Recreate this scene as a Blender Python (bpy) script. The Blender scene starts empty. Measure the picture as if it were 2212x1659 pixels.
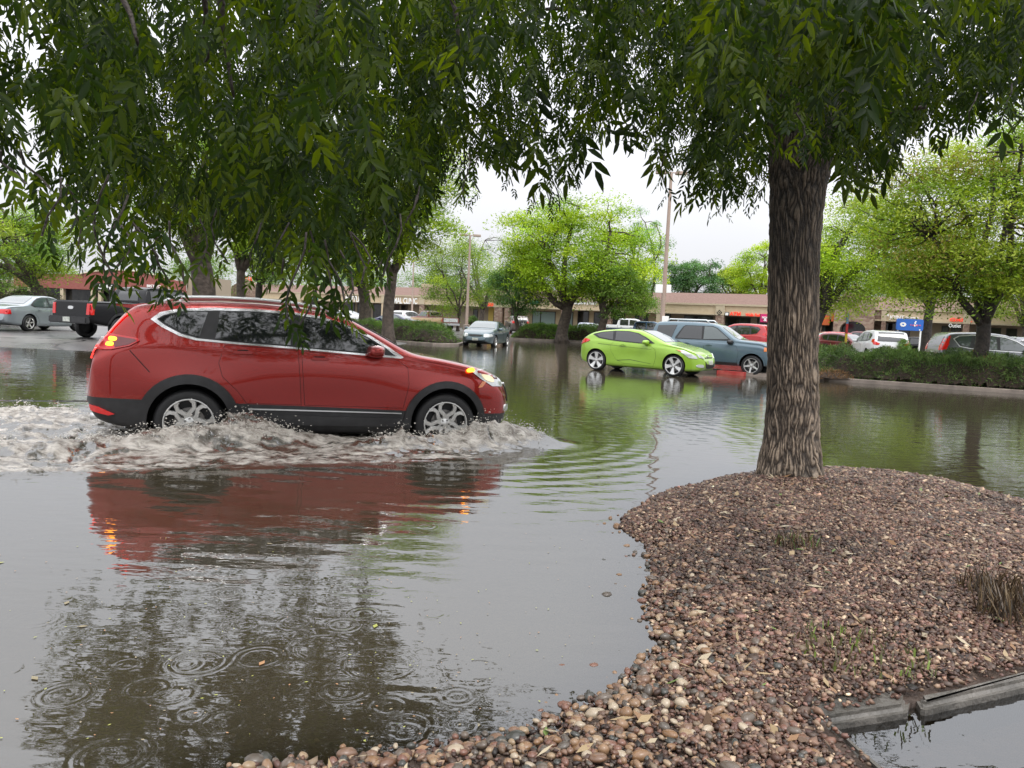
import bpy, bmesh, math, random
import numpy as np
from mathutils import Vector, Matrix
from mathutils.bvhtree import BVHTree
rng = np.random.default_rng(7); random.seed(7)
S = bpy.context.scene
COL = S.collection
# ---------------------------------------------------------------- camera
F, CAMH, CX, CY = 1661., 1.5, 1106., 829.5           # focal length and centre for a 2212 x 1659 frame
ROLL = math.radians(2.65); PITCH = math.atan((829.5-691)/F)
fw = np.array([0, math.cos(PITCH), -math.sin(PITCH)]); rt = np.array([1., 0, 0]); up = np.cross(rt, fw)
CR = rt*math.cos(ROLL)+up*math.sin(ROLL); CU = up*math.cos(ROLL)-rt*math.sin(ROLL)
cd = bpy.data.cameras.new('camera'); cam = bpy.data.objects.new('camera', cd); COL.objects.link(cam)
cd.sensor_width = 36; cd.lens = 36*F/2212; cd.clip_start = .05; cd.clip_end = 3000
M3 = Matrix(((CR[0], CU[0], -fw[0]), (CR[1], CU[1], -fw[1]), (CR[2], CU[2], -fw[2])))
cam.matrix_world = Matrix.Translation((0, 0, CAMH)) @ M3.to_4x4()
S.camera = cam
def ray(px, py): return CR*(px-CX)/F - CU*(py-CY)/F + fw
def G(px, py, z=0.):                                   # pixel -> point on a horizontal plane
    d = ray(px, py); return np.array([0, 0, CAMH]) + d*((z-CAMH)/d[2])
def P(px, py, Y):                                      # pixel -> point at depth Y
    d = ray(px, py); return np.array([0, 0, CAMH]) + d*(Y/d[1])
def HZ(px): return 691+math.tan(ROLL)*(px-1106)        # horizon row
def PROJ(V):
    v = np.asarray(V)-np.array([0, 0, CAMH]); d = v@fw
    return CX+F*(v@CR)/d, CY-F*(v@CU)/d
# ---------------------------------------------------------------- sky and sun (overcast)
SUN_EL, SUN_ROT = math.radians(58), math.radians(150)
W = bpy.data.worlds.new('World'); S.world = W; W.use_nodes = True
nt = W.node_tree; nt.nodes.clear()
wo = nt.nodes.new('ShaderNodeOutputWorld'); bg = nt.nodes.new('ShaderNodeBackground')
sky = nt.nodes.new('ShaderNodeTexSky'); sky.sky_type = 'NISHITA'; sky.sun_disc = False
sky.sun_elevation = SUN_EL; sky.sun_rotation = SUN_ROT; sky.dust_density = 3
hs = nt.nodes.new('ShaderNodeHueSaturation'); hs.inputs['Saturation'].default_value = .3
tc = nt.nodes.new('ShaderNodeTexCoord'); sp = nt.nodes.new('ShaderNodeSeparateXYZ')
nz = nt.nodes.new('ShaderNodeTexNoise'); nz.inputs['Scale'].default_value = 2.2; nz.inputs['Detail'].default_value = 5
ma = nt.nodes.new('ShaderNodeMath'); ma.operation = 'MULTIPLY_ADD'; ma.inputs[1].default_value = 16.; ma.inputs[2].default_value = 6.3; ma.use_clamp = False
mz = nt.nodes.new('ShaderNodeMath'); mz.operation = 'MAXIMUM'; mz.inputs[1].default_value = 0.
mn = nt.nodes.new('ShaderNodeMath'); mn.operation = 'MULTIPLY_ADD'; mn.inputs[1].default_value = .35; mn.inputs[2].default_value = .82
mm = nt.nodes.new('ShaderNodeMath'); mm.operation = 'MULTIPLY'
cc = nt.nodes.new('ShaderNodeCombineColor'); mx = nt.nodes.new('ShaderNodeMix'); mx.data_type = 'RGBA'; mx.inputs[0].default_value = .86
tint = nt.nodes.new('ShaderNodeVectorMath'); tint.operation = 'MULTIPLY'; tint.inputs[1].default_value = (.975, .985, 1.03)
L = nt.links.new
L(tc.outputs['Generated'], sp.inputs[0]); L(tc.outputs['Generated'], nz.inputs['Vector'])
L(sp.outputs['Z'], mz.inputs[0]); L(mz.outputs[0], ma.inputs[0]); L(nz.outputs['Fac'], mn.inputs[0])
L(ma.outputs[0], mm.inputs[0]); L(mn.outputs[0], mm.inputs[1])
for k in range(3): L(mm.outputs[0], cc.inputs[k])
L(cc.outputs[0], tint.inputs[0]); L(sky.outputs[0], hs.inputs['Color'])
L(hs.outputs[0], mx.inputs['A']); L(tint.outputs[0], mx.inputs['B']); L(mx.outputs['Result'], bg.inputs['Color'])
bg.inputs['Strength'].default_value = .1; L(bg.outputs[0], wo.inputs[0])
sl = bpy.data.lights.new('sun', 'SUN'); sl.energy = 1.0; sl.angle = math.radians(22); sl.color = (1, .97, .92)
so = bpy.data.objects.new('sun', sl); COL.objects.link(so)
so.rotation_euler = (math.pi/2-SUN_EL, 0, math.pi-SUN_ROT)
# sun_rotation is clockwise from +Y seen from above: direction to the sun
sdir = Vector((math.sin(SUN_ROT)*math.cos(SUN_EL), math.cos(SUN_ROT)*math.cos(SUN_EL), math.sin(SUN_EL)))
so.rotation_euler = sdir.to_track_quat('Z', 'Y').to_euler()
S.view_settings.view_transform = 'Standard'; S.view_settings.look = 'None'
S.view_settings.exposure = 0.42; S.view_settings.gamma = 1
S.cycles.max_bounces = 8; S.cycles.diffuse_bounces = 3; S.cycles.glossy_bounces = 4
S.cycles.transmission_bounces = 4; S.cycles.transparent_max_bounces = 8
S.cycles.caustics_reflective = False; S.cycles.caustics_refractive = False
S.cycles.use_denoising = True
# ---------------------------------------------------------------- object helpers
def tag(o, label=None, cat=None, group=None, kind=None):
    if label: o['label'] = label
    if cat: o['category'] = cat
    if group: o['group'] = group
    if kind: o['kind'] = kind
    return o
def empty(name, loc=(0, 0, 0), rz=0.):
    o = bpy.data.objects.new(name, None); COL.objects.link(o); o.empty_display_size = .2
    o.location = loc; o.rotation_euler = (0, 0, rz); return o
def link(name, me, parent=None, mats=None):
    o = bpy.data.objects.new(name, me); COL.objects.link(o)
    if parent is not None: o.parent = parent
    if mats is not None:
        for m in (mats if isinstance(mats, (list, tuple)) else [mats]): me.materials.append(m)
    return o
def mesh_np(name, V, Fc, mats=None, parent=None, smooth=False, col=None, attrs=None, mi=None):
    V = np.asarray(V, dtype=np.float32); Fc = np.asarray(Fc, dtype=np.int32); n, k = Fc.shape
    me = bpy.data.meshes.new(name); me.vertices.add(len(V)); me.vertices.foreach_set('co', V.ravel())
    me.loops.add(n*k); me.loops.foreach_set('vertex_index', Fc.ravel())
    me.polygons.add(n); me.polygons.foreach_set('loop_start', np.arange(0, n*k, k, dtype=np.int32))
    me.polygons.foreach_set('loop_total', np.full(n, k, dtype=np.int32))
    if smooth: me.polygons.foreach_set('use_smooth', np.ones(n, dtype=bool))
    if mi is not None: me.polygons.foreach_set('material_index', np.asarray(mi, dtype=np.int32))
    me.update(calc_edges=True)
    if col is not None:
        a = me.attributes.new('Col', 'FLOAT_COLOR', 'POINT'); c = np.ones((len(V), 4), dtype=np.float32); c[:, :3] = col
        a.data.foreach_set('color', c.ravel())
    for nm, arr in (attrs or {}).items():
        a = me.attributes.new(nm, 'FLOAT', 'POINT'); a.data.foreach_set('value', np.asarray(arr, dtype=np.float32))
    return link(name, me, parent, mats)
def mesh_py(name, V, Fc, mats=None, parent=None, smooth=False):
    me = bpy.data.meshes.new(name); me.from_pydata([tuple(map(float, v)) for v in V], [], Fc); me.update()
    if smooth: me.polygons.foreach_set('use_smooth', np.ones(len(me.polygons), dtype=bool))
    return link(name, me, parent, mats)
class MB:                                               # collects shapes into ONE mesh
    def __init__(s): s.V = []; s.F = []; s.M = []
    def add(s, V, Fc, mi=0):
        b = len(s.V); s.V += [tuple(map(float, v)) for v in V]; s.F += [tuple(i+b for i in f) for f in Fc]; s.M += [mi]*len(Fc)
    def box(s, x0, x1, y0, y1, z0, z1, mi=0, b=0.):
        if b <= 0:
            s.add([(x0,y0,z0),(x1,y0,z0),(x1,y1,z0),(x0,y1,z0),(x0,y0,z1),(x1,y0,z1),(x1,y1,z1),(x0,y1,z1)],
                  [(0,3,2,1),(4,5,6,7),(0,1,5,4),(1,2,6,5),(2,3,7,6),(3,0,4,7)], mi); return
        bm = bmesh.new(); bmesh.ops.create_cube(bm, size=1)
        for v in bm.verts: v.co = Vector(((x0+x1)/2+v.co.x*(x1-x0), (y0+y1)/2+v.co.y*(y1-y0), (z0+z1)/2+v.co.z*(z1-z0)))
        bmesh.ops.bevel(bm, geom=bm.edges[:], offset=b, segments=2, affect='EDGES')
        bm.verts.index_update(); s.add([v.co for v in bm.verts], [tuple(v.index for v in f.verts) for f in bm.faces], mi); bm.free()
    def tube(s, pts, rad, n=8, mi=0, cap=True):
        pts = [Vector(p) for p in pts]; rad = rad if hasattr(rad, '__len__') else [rad]*len(pts)
        V = []; prev = None
        for i, p in enumerate(pts):
            d = (pts[min(i+1, len(pts)-1)]-pts[max(i-1, 0)]).normalized()
            a = prev if prev is not None else (Vector((0, 0, 1)) if abs(d.z) < .9 else Vector((1, 0, 0)))
            u = (a-d*a.dot(d)).normalized(); w = d.cross(u); prev = u
            V += [p+(u*math.cos(2*math.pi*k/n)+w*math.sin(2*math.pi*k/n))*rad[i] for k in range(n)]
        Fc = [(i*n+k, i*n+(k+1) % n, (i+1)*n+(k+1) % n, (i+1)*n+k) for i in range(len(pts)-1) for k in range(n)]
        if cap: Fc += [tuple(range(n-1, -1, -1)), tuple(range((len(pts)-1)*n, len(pts)*n))]
        s.add(V, Fc, mi)
    def lathe(s, prof, axis='y', c=(0, 0, 0), n=32, mi=0):   # prof: (radius, along axis)
        V = []
        for r, h in prof:
            for k in range(n):
                a = 2*math.pi*k/n; q = (r*math.cos(a), h, r*math.sin(a)) if axis == 'y' else (r*math.cos(a), r*math.sin(a), h)
                V.append((q[0]+c[0], q[1]+c[1], q[2]+c[2]))
        Fc = [(i*n+k, i*n+(k+1) % n, (i+1)*n+(k+1) % n, (i+1)*n+k) for i in range(len(prof)-1) for k in range(n)]
        s.add(V, Fc, mi)
    def build(s, name, mats, parent=None, smooth=False, ang=None):
        o = mesh_py(name, s.V, s.F, mats, parent, smooth)
        o.data.polygons.foreach_set('material_index', s.M)
        if ang: o.data.set_sharp_from_angle(angle=math.radians(ang))
        return o
def sm(a, b, x): t = np.clip((np.asarray(x, dtype=float)-a)/(b-a), 0, 1); return t*t*(3-2*t)
_T = rng.random((256, 256)).astype(np.float32)
def vn(x, y):                                           # value noise 0..1
    x = np.asarray(x, float); y = np.asarray(y, float); xi = np.floor(x).astype(int); yi = np.floor(y).astype(int)
    fx = x-xi; fy = y-yi; fx = fx*fx*(3-2*fx); fy = fy*fy*(3-2*fy)
    a = _T[xi & 255, yi & 255]; b = _T[(xi+1) & 255, yi & 255]; c = _T[xi & 255, (yi+1) & 255]; d = _T[(xi+1) & 255, (yi+1) & 255]
    return (a*(1-fx)+b*fx)*(1-fy)+(c*(1-fx)+d*fx)*fy
def fbm(x, y, o=4, ridged=False):
    s = 0; a = .5; t = 0
    for k in range(o):
        v = vn(x*2**k+17.3*k, y*2**k+5.1*k); v = 1-abs(2*v-1) if ridged else v
        s = s+a*v; t += a; a *= .5
    return s/t
# ---------------------------------------------------------------- materials
def newmat(name):
    m = bpy.data.materials.new(name); m.use_nodes = True; nt = m.node_tree; nt.nodes.clear()
    out = nt.nodes.new('ShaderNodeOutputMaterial'); return m, nt, out
def nd(nt, typ, **kw):
    n = nt.nodes.new(typ)
    for k, v in kw.items():
        if k in n.inputs.keys(): n.inputs[k].default_value = v
        else: setattr(n, k, v)
    return n
def pbr(name, col, rough=.5, metal=0., coat=0., spec=.5, noise=None, bump=None, emis=None, emstr=0., ior=1.5, alpha=1.):
    """noise=(scale, colour2, detail)  bump=(scale, strength, distance)"""
    m, nt, out = newmat(name); b = nd(nt, 'ShaderNodeBsdfPrincipled'); Lk = nt.links.new
    b.inputs['Base Color'].default_value = (*col, 1); b.inputs['Roughness'].default_value = rough
    b.inputs['Metallic'].default_value = metal; b.inputs['Coat Weight'].default_value = coat; b.inputs['Coat Roughness'].default_value = .03
    b.inputs['Specular IOR Level'].default_value = spec; b.inputs['IOR'].default_value = ior
    tc = nd(nt, 'ShaderNodeTexCoord')
    if noise:
        n = nd(nt, 'ShaderNodeTexNoise', Scale=noise[0], Detail=noise[2] if len(noise) > 2 else 5.)
        r = nd(nt, 'ShaderNodeValToRGB'); r.color_ramp.elements[0].position = .35; r.color_ramp.elements[1].position = .68
        r.color_ramp.elements[0].color = (*col, 1); r.color_ramp.elements[1].color = (*noise[1], 1)
        Lk(tc.outputs['Object'], n.inputs['Vector']); Lk(n.outputs['Fac'], r.inputs[0]); Lk(r.outputs[0], b.inputs['Base Color'])
    if bump:
        n2 = nd(nt, 'ShaderNodeTexNoise', Scale=bump[0], Detail=6.); bp = nd(nt, 'ShaderNodeBump', Strength=bump[1], Distance=bump[2])
        Lk(tc.outputs['Object'], n2.inputs['Vector']); Lk(n2.outputs['Fac'], bp.inputs['Height']); Lk(bp.outputs[0], b.inputs['Normal'])
    if emis: b.inputs['Emission Color'].default_value = (*emis, 1); b.inputs['Emission Strength'].default_value = emstr
    Lk(b.outputs[0], out.inputs[0]); return m
def leafmat(name, trans=.45, gloss=.35, tint=(1.15, 1.25, .5)):
    m, nt, out = newmat(name); Lk = nt.links.new
    a = nd(nt, 'ShaderNodeAttribute', attribute_name='Col')
    b = nd(nt, 'ShaderNodeBsdfPrincipled', Roughness=gloss); b.inputs['Specular IOR Level'].default_value = .35
    t = nd(nt, 'ShaderNodeBsdfTranslucent'); mul = nd(nt, 'ShaderNodeVectorMath', operation='MULTIPLY'); mul.inputs[1].default_value = tint
    mx = nd(nt, 'ShaderNodeMixShader', Fac=trans)
    Lk(a.outputs['Color'], b.inputs['Base Color']); Lk(a.outputs['Color'], mul.inputs[0]); Lk(mul.outputs[0], t.inputs['Color'])
    Lk(b.outputs[0], mx.inputs[1]); Lk(t.outputs[0], mx.inputs[2]); Lk(mx.outputs[0], out.inputs[0]); return m
def attrmat(name, rough=.5, bump=None, spec=.5, coat=0.):
    m = pbr(name, (.5, .5, .5), rough, bump=bump, spec=spec, coat=coat); nt = m.node_tree
    a = nd(nt, 'ShaderNodeAttribute', attribute_name='Col'); b = [n for n in nt.nodes if n.type == 'BSDF_PRINCIPLED'][0]
    nt.links.new(a.outputs['Color'], b.inputs['Base Color']); return m
M = dict(
    black=pbr('black_plastic', (.018, .018, .019), .45, noise=(9, (.03, .03, .032))), well=pbr('wheel_well', (.006, .006, .006), .9),
    tyre=pbr('tyre_rubber', (.012, .012, .013), .55, bump=(60, .3, .01)), rim=pbr('alloy', (.78, .78, .76), .3, metal=.7),
    rimdark=pbr('rim_barrel', (.02, .02, .022), .5), glass=pbr('tinted_glass', (.012, .014, .015), .04, spec=.8, ior=1.55, coat=.6),  # rimdark: black barrel and disc behind the spokes
    glass2=pbr('clear_glass', (.06, .085, .085), .05, spec=.8, ior=1.6, coat=1.), chrome=pbr('chrome', (.8, .8, .8), .12, metal=1.),
    chromesat=pbr('satin_chrome', (.75, .76, .76), .3, metal=.8),
    red_lamp=pbr('red_lamp', (.55, .008, .01), .12, coat=1., emis=(1, .03, .02), emstr=.08), red_dark=pbr('red_lamp_dark', (.16, .004, .006), .1, coat=1.),
    red_lit=pbr('red_lamp_lit', (.7, .01, .01), .15, coat=1., emis=(1, .03, .02), emstr=2.2),
    amber_lit=pbr('amber_lamp_lit', (.9, .3, .02), .2, emis=(1, .36, .02), emstr=4.), amber=pbr('amber_lamp', (.75, .22, .06), .15, coat=1.),
    lamp=pbr('headlamp_lens', (.62, .64, .64), .12, coat=1., metal=.3), lamp_warm=pbr('headlamp_lit', (.75, .68, .5), .15, coat=1., emis=(1, .85, .5), emstr=.45),
    white_lamp=pbr('reverse_lamp', (.75, .72, .72), .15, coat=1.), plate=pbr('plate', (.65, .66, .6), .4, noise=(14, (.35, .4, .35))),
    seam=pbr('seam', (.01, .01, .01), .8), rotor=pbr('brake_disc', (.25, .24, .23), .35, metal=.7))
def paint(name, c, metal=.35, rough=.32): return pbr(name, c, rough, metal=metal, coat=1.)
# ---------------------------------------------------------------- ground (one sheet to the horizon)
ax = np.concatenate([-np.geomspace(1500, 70, 24), np.linspace(-60, 60, 241), np.geomspace(70, 1500, 24)])
ay = np.concatenate([[-60, -30, -15], np.linspace(-5, 110, 231), np.geomspace(120, 2500, 24)])
def ground_z(x, y):
    x = np.asarray(x, float); y = np.asarray(y, float)
    z = -.17+.135*sm(14, 22, y)
    z = z+.30*sm(52, 78, y)
    z = z+.19*sm(21.3, 26, y)*sm(-5, -8, x)*sm(60, 50, y)
    z = z+.19*sm(25, 29, y)*sm(10, 14, x)*sm(60, 50, y)
    z = z+.17*sm(3, -8, y)
    return z
XX, YY = np.meshgrid(ax, ay); ZZ = ground_z(XX, YY)
near = (abs(XX) < 65) & (YY < 115) & (YY > -10)
ZZ = ZZ+np.where(near, (fbm(XX*.35, YY*.35, 3)-.5)*.035, 0)
ny, nx = XX.shape
gi = np.arange(nx*ny).reshape(ny, nx)
Fq = np.stack([gi[:-1, :-1], gi[:-1, 1:], gi[1:, 1:], gi[1:, :-1]], -1).reshape(-1, 4)
m, nt_, out = newmat('wet_asphalt'); Lk = nt_.links.new
b = nd(nt_, 'ShaderNodeBsdfPrincipled'); tc = nd(nt_, 'ShaderNodeTexCoord')
n1 = nd(nt_, 'ShaderNodeTexNoise', Scale=.25, Detail=6.); n2 = nd(nt_, 'ShaderNodeTexNoise', Scale=60., Detail=3.)
vo = nd(nt_, 'ShaderNodeTexVoronoi', feature='DISTANCE_TO_EDGE', Scale=.14); nv = nd(nt_, 'ShaderNodeTexNoise', Scale=.8, Detail=4.)
vadd = nd(nt_, 'ShaderNodeVectorMath', operation='ADD'); vs = nd(nt_, 'ShaderNodeVectorMath', operation='SCALE'); vs.inputs['Scale'].default_value = 1.6
r1 = nd(nt_, 'ShaderNodeValToRGB'); r1.color_ramp.elements[0].color = (.075, .072, .07, 1); r1.color_ramp.elements[1].color = (.17, .16, .152, 1)
r1.color_ramp.elements[0].position = .35; r1.color_ramp.elements[1].position = .65
rc = nd(nt_, 'ShaderNodeValToRGB'); rc.color_ramp.elements[0].position = .004; rc.color_ramp.elements[1].position = .012
mc = nd(nt_, 'ShaderNodeMix', data_type='RGBA'); mc.inputs['A'].default_value = (.015, .015, .014, 1)
ro = nd(nt_, 'ShaderNodeMapRange'); ro.inputs['To Min'].default_value = .12; ro.inputs['To Max'].default_value = .5
bp = nd(nt_, 'ShaderNodeBump', Strength=.25, Distance=.01)
Lk(tc.outputs['Object'], n1.inputs['Vector']); Lk(tc.outputs['Object'], n2.inputs['Vector']); Lk(tc.outputs['Object'], nv.inputs['Vector'])
Lk(nv.outputs['Color'], vs.inputs[0]); Lk(vs.outputs[0], vadd.inputs[0]); Lk(tc.outputs['Object'], vadd.inputs[1]); Lk(vadd.outputs[0], vo.inputs['Vector'])
Lk(n1.outputs['Fac'], r1.inputs[0]); Lk(vo.outputs['Distance'], rc.inputs[0]); Lk(rc.outputs[0], mc.inputs['Factor']); Lk(r1.outputs[0], mc.inputs['B'])
Lk(mc.outputs['Result'], b.inputs['Base Color']); Lk(n1.outputs['Fac'], ro.inputs[0]); Lk(ro.outputs[0], b.inputs['Roughness'])
Lk(n2.outputs['Fac'], bp.inputs['Height']); Lk(bp.outputs[0], b.inputs['Normal']); Lk(b.outputs[0], out.inputs[0])
tag(mesh_np('parking_lot', np.stack([XX, YY, ZZ], -1).reshape(-1, 3), Fq, m, smooth=True), kind='structure')
M['soil'] = pbr('wet_soil', (.045, .028, .02), .6, noise=(18, (.11, .075, .055), 8.), bump=(40, .8, .03))
M['conc'] = pbr('wet_concrete', (.075, .07, .06), .35, noise=(4, (.17, .155, .135), 9.), bump=(35, .7, .02))
M['kerb'] = pbr('kerb_concrete', (.2, .165, .14), .55, noise=(3, (.34, .28, .235), 8.), bump=(40, .3, .01))
# ---------------------------------------------------------------- gravel island (near)
shore = [(300, 1760), (430, 1700), (560, 1668), (700, 1650), (800, 1632), (900, 1618), (1010, 1604), (1110, 1584), (1210, 1548), (1290, 1505), (1350, 1468), (1400, 1435), (1432, 1400),
         (1415, 1340), (1405, 1290), (1420, 1245), (1412, 1205), (1395, 1172), (1345, 1140), (1365, 1105), (1410, 1080), (1480, 1052), (1560, 1034), (1640, 1020), (1780, 1014), (1920, 1020), (2060, 1045), (2212, 1085), (2420, 1150), (2700, 1260)]
SH = [tuple(G(*p)[:2]) for p in shore] + [(9, 2.2), (5, .6), (.5, -2), (-2, -1.5), (-2.2, 1.2)]
SH = np.array(SH)
pool = np.array([tuple(G(*p, .04)[:2]) for p in [(1792, 1556), (1985, 1512), (2240, 1462), (2500, 1400)]]+[(6, 2.6), (4, 1.2), (2.6, 1.0)]+[tuple(G(1990, 1740, .04)[:2])])
def sdist(px, py, poly):
    """signed distance to a polygon, positive inside"""
    a = poly; b = np.roll(poly, -1, 0); d = np.full(px.shape, 1e9); ins = np.zeros(px.shape, bool)
    for (x0, y0), (x1, y1) in zip(a, b):
        ex, ey = x1-x0, y1-y0; t = np.clip(((px-x0)*ex+(py-y0)*ey)/(ex*ex+ey*ey+1e-12), 0, 1)
        d = np.minimum(d, np.hypot(px-x0-t*ex, py-y0-t*ey))
        c = ((y0 > py) != (y1 > py)) & (px < (x1-x0)*(py-y0)/(y1-y0+1e-12)+x0); ins ^= c
    return np.where(ins, d, -d)
def mound(x, y):
    d = sdist(x, y, SH)+(fbm(x*2.2, y*2.2, 3)-.5)*.10; q = sdist(x, y, pool)
    h = np.where(d > 0, .125*(1-np.exp(-d/.75))+.03*sm(0, .25, d), d*.10)
    h = h+(fbm(x*1.5, y*1.5, 4)-.5)*.10*sm(0, .6, d)
    pr = np.where(q > 0, -.10, np.minimum(.055+.28*(-q-.02)**1.1*(q < 0), 9)) if False else None
    q2 = -q; hp = np.where(q2 < .0, -.12, .035+.02*sm(.10, .15, q2)+.12*sm(.14, .9, q2)+.3*sm(.6, 1.5, q2))
    h = np.minimum(h, hp)
    return h, d, q2
gx = np.arange(-2.6, 9.2, .03); gy = np.arange(.6, 9.4, .03)
X2, Y2 = np.meshgrid(gx, gy); H2, D2, Q2 = mound(X2, Y2)
H2 = np.where(D2 < -1.4, -.5, H2)
ny, nx = X2.shape; gi = np.arange(nx*ny).reshape(ny, nx)
Fq = np.stack([gi[:-1, :-1], gi[:-1, 1:], gi[1:, 1:], gi[1:, :-1]], -1).reshape(-1, 4)
keep = (D2.ravel()[Fq].max(1) > -1.0)
tag(mesh_np('planting_bed', np.stack([X2, Y2, H2+(fbm(X2*9, Y2*9, 3)-.5)*.02-.008], -1).reshape(-1, 3), Fq[keep], M['soil'], smooth=True), kind='structure')
# pebbles and bark-coloured gravel: nobody could count them
def ico(sub):
    bm = bmesh.new(); bmesh.ops.create_icosphere(bm, subdivisions=sub, radius=1); bm.verts.ensure_lookup_table()
    V = np.array([v.co[:] for v in bm.verts]); Fc = np.array([[v.index for v in f.verts] for f in bm.faces]); bm.free(); return V, Fc
def scatter_stones(name, pts, size, cols, sub, mat, flat=.55, ang=0.35, label='', cat='gravel'):
    V0, F0 = ico(sub); n = len(pts); k = len(V0)
    lump = 1+rng.uniform(-ang, ang, (n, k)) * (0.55 if sub > 1 else 1)
    sc = size[:, None]*np.stack([rng.uniform(.8, 1.25, n), rng.uniform(.6, .95, n), rng.uniform(flat*.7, flat*1.3, n)], 1)
    v = V0[None]*lump[..., None]*sc[:, None, :]
    az = rng.uniform(0, 6.283, n); tl = rng.normal(0, .35, n)
    c, s = np.cos(tl)[:, None], np.sin(tl)[:, None]; x, z = v[..., 0]*c-v[..., 2]*s, v[..., 0]*s+v[..., 2]*c; y = v[..., 1]
    c, s = np.cos(az)[:, None], np.sin(az)[:, None]; x, y = x*c-y*s, x*s+y*c
    v = np.stack([x, y, z], -1)+pts[:, None, :]
    Fc = (F0[None]+(np.arange(n)*k)[:, None, None]).reshape(-1, 3)
    col = np.repeat(cols, k, 0)*(1+rng.uniform(-.12, .12, (n*k, 1)))
    o = mesh_np(name, v.reshape(-1, 3), Fc, mat, smooth=sub > 1, col=np.clip(col, 0, 1)); return tag(o, label, cat, kind='stuff')
M['stone'] = attrmat('wet_stones', .32, spec=.55, coat=.15); M['gravelm'] = attrmat('wet_gravel', .45, spec=.5)
pal_s = np.array([(.10, .055, .045), (.15, .085, .07), (.21, .14, .115), (.07, .045, .04), (.28, .21, .17), (.13, .095, .085), (.17, .10, .095), (.40, .33, .27), (.045, .035, .033), (.09, .06, .055)])
PW = np.array((.90, .80, .65))
pal_l = np.array([(.28, .19, .13), (.16, .09, .065), (.05, .055, .055), (.34, .27, .20), (.20, .13, .10), (.10, .09, .085), (.42, .38, .33), (.24, .15, .09), (.13, .11, .10), (.19, .10, .08)])
def cand(n):
    return rng.uniform(-2.4, 8.2, n), rng.uniform(1.9, 8.6, n)
def vis(x, y, m=160):
    px, py = PROJ(np.stack([x, y, np.zeros_like(x)], -1)); return (px > -m) & (px < 2212+m*4.5) & (py < 1659+m) & (y > .5)
x, y = cand(560000); k = vis(x, y); x, y = x[k], y[k]; h, d, q = mound(x, y)
big = np.clip(sm(.5, .05, d)*sm(5.2, 3.4, y)+.8*sm(3.2, 2.6, y)*sm(1.4, .2, x), 0, 1)
k = (d > -.03) & ((q > .085+.05*rng.random(len(x))) | ((q > .02) & (rng.random(len(x)) < .18))) & (rng.random(len(x)) > big*.75) & (rng.random(len(x)) < np.clip(3.6/y, .0, 1)**.6)
x, y, h, d, q, big = [a[k] for a in (x, y, h, d, q, big)]
k = (rng.random(len(x)) < 1); n = min(int(k.sum()), 150000); x, y, h, d, q, big = [a[:n] for a in (x, y, h, d, q, big)]; h = np.where((q < .13), np.maximum(h, .058), h)
print('gravel', n)
ci = rng.choice(len(pal_s), n, p=[.16, .15, .14, .12, .12, .07, .09, .08, .04, .03]); dark = (1-.42*sm(.52, .7, fbm(x*.9+3, y*.9, 3)))[:, None]
scatter_stones('gravel', np.stack([x, y, h+rng.uniform(-.002, .012, n)], -1), rng.lognormal(math.log(.0098), .35, n).clip(.005, .026)*(.85+.05*y), pal_s[ci]*PW*dark*rng.lognormal(-.03, .38, (n, 1)), 1, M['gravelm'], .6, .5, 'wet reddish brown gravel mulch heaped around the near ash tree')
x, y = cand(60000); k = vis(x, y); x, y = x[k], y[k]; h, d, q = mound(x, y)
big = np.clip(sm(.62, .0, d)*sm(5.6, 3.8, y)+.85*sm(3.5, 2.7, y)*sm(1.7, .3, x), 0, 1)
k = (d > -.06) & (q > .16) & ((rng.random(len(x)) < big*1.0) | (rng.random(len(x)) < .03)); x, y, h, d = x[k], y[k], h[k], d[k]
# strays lying in the shallows
sx_, sy_ = cand(9000); hh, dd, qq = mound(sx_, sy_); kk = (dd < -.02) & (dd > -.75) & vis(sx_, sy_) & (rng.random(len(sx_)) < .55*np.exp(dd*3.4)) & (sy_ < 6.2)
x, y, h, d = [np.concatenate([a, b_[kk]]) for a, b_ in ((x, sx_), (y, sy_), (h, hh), (d, dd))]
n = len(x); print('pebbles', n)
ci = rng.choice(len(pal_l), n)
scatter_stones('pebbles', np.stack([x, y, h+rng.uniform(.0, .014, n)], -1), rng.lognormal(math.log(.0155), .36, n).clip(.008, .034), pal_l[ci]*PW, 2, M['stone'], .62, .10, 'rounded wet river pebbles in brown grey and tan along the waterline', 'pebbles')
# twigs and leaf litter on the mound
def litter(name, n, label):
    x, y = cand(n*3); k = vis(x, y); x, y = x[k][:n], y[k][:n]; h, d, q = mound(x, y); k = (d > .05) & (q > .1); x, y, h = x[k], y[k], h[k]; n = len(x)
    a = rng.uniform(0, 6.28, n); l = rng.uniform(.015, .05, n); w = l*rng.uniform(.05, .4, n); tz = rng.normal(0, .25, n)
    c = np.stack([x, y, h+.016+rng.uniform(0, .01, n)], -1); u = np.stack([np.cos(a), np.sin(a), tz], -1)*l[:, None]; v = np.stack([-np.sin(a), np.cos(a), rng.normal(0, .3, n)], -1)*w[:, None]
    V = np.stack([c-u, c+v, c+u, c-v], 1).reshape(-1, 3); col = np.array([(.25, .14, .07), (.33, .24, .13), (.12, .07, .04), (.4, .33, .22), (.14, .2, .05)])[rng.choice(5, n, p=[.3, .25, .25, .15, .05])]
    tag(mesh_np(name, V, np.arange(4*n).reshape(n, 4), M['gravelm'], col=np.repeat(col, 4, 0)), label, 'leaf litter', kind='stuff')
litter('leaf_litter', 3500, 'scraps of dead leaf and twig strewn over the gravel mound')
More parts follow.
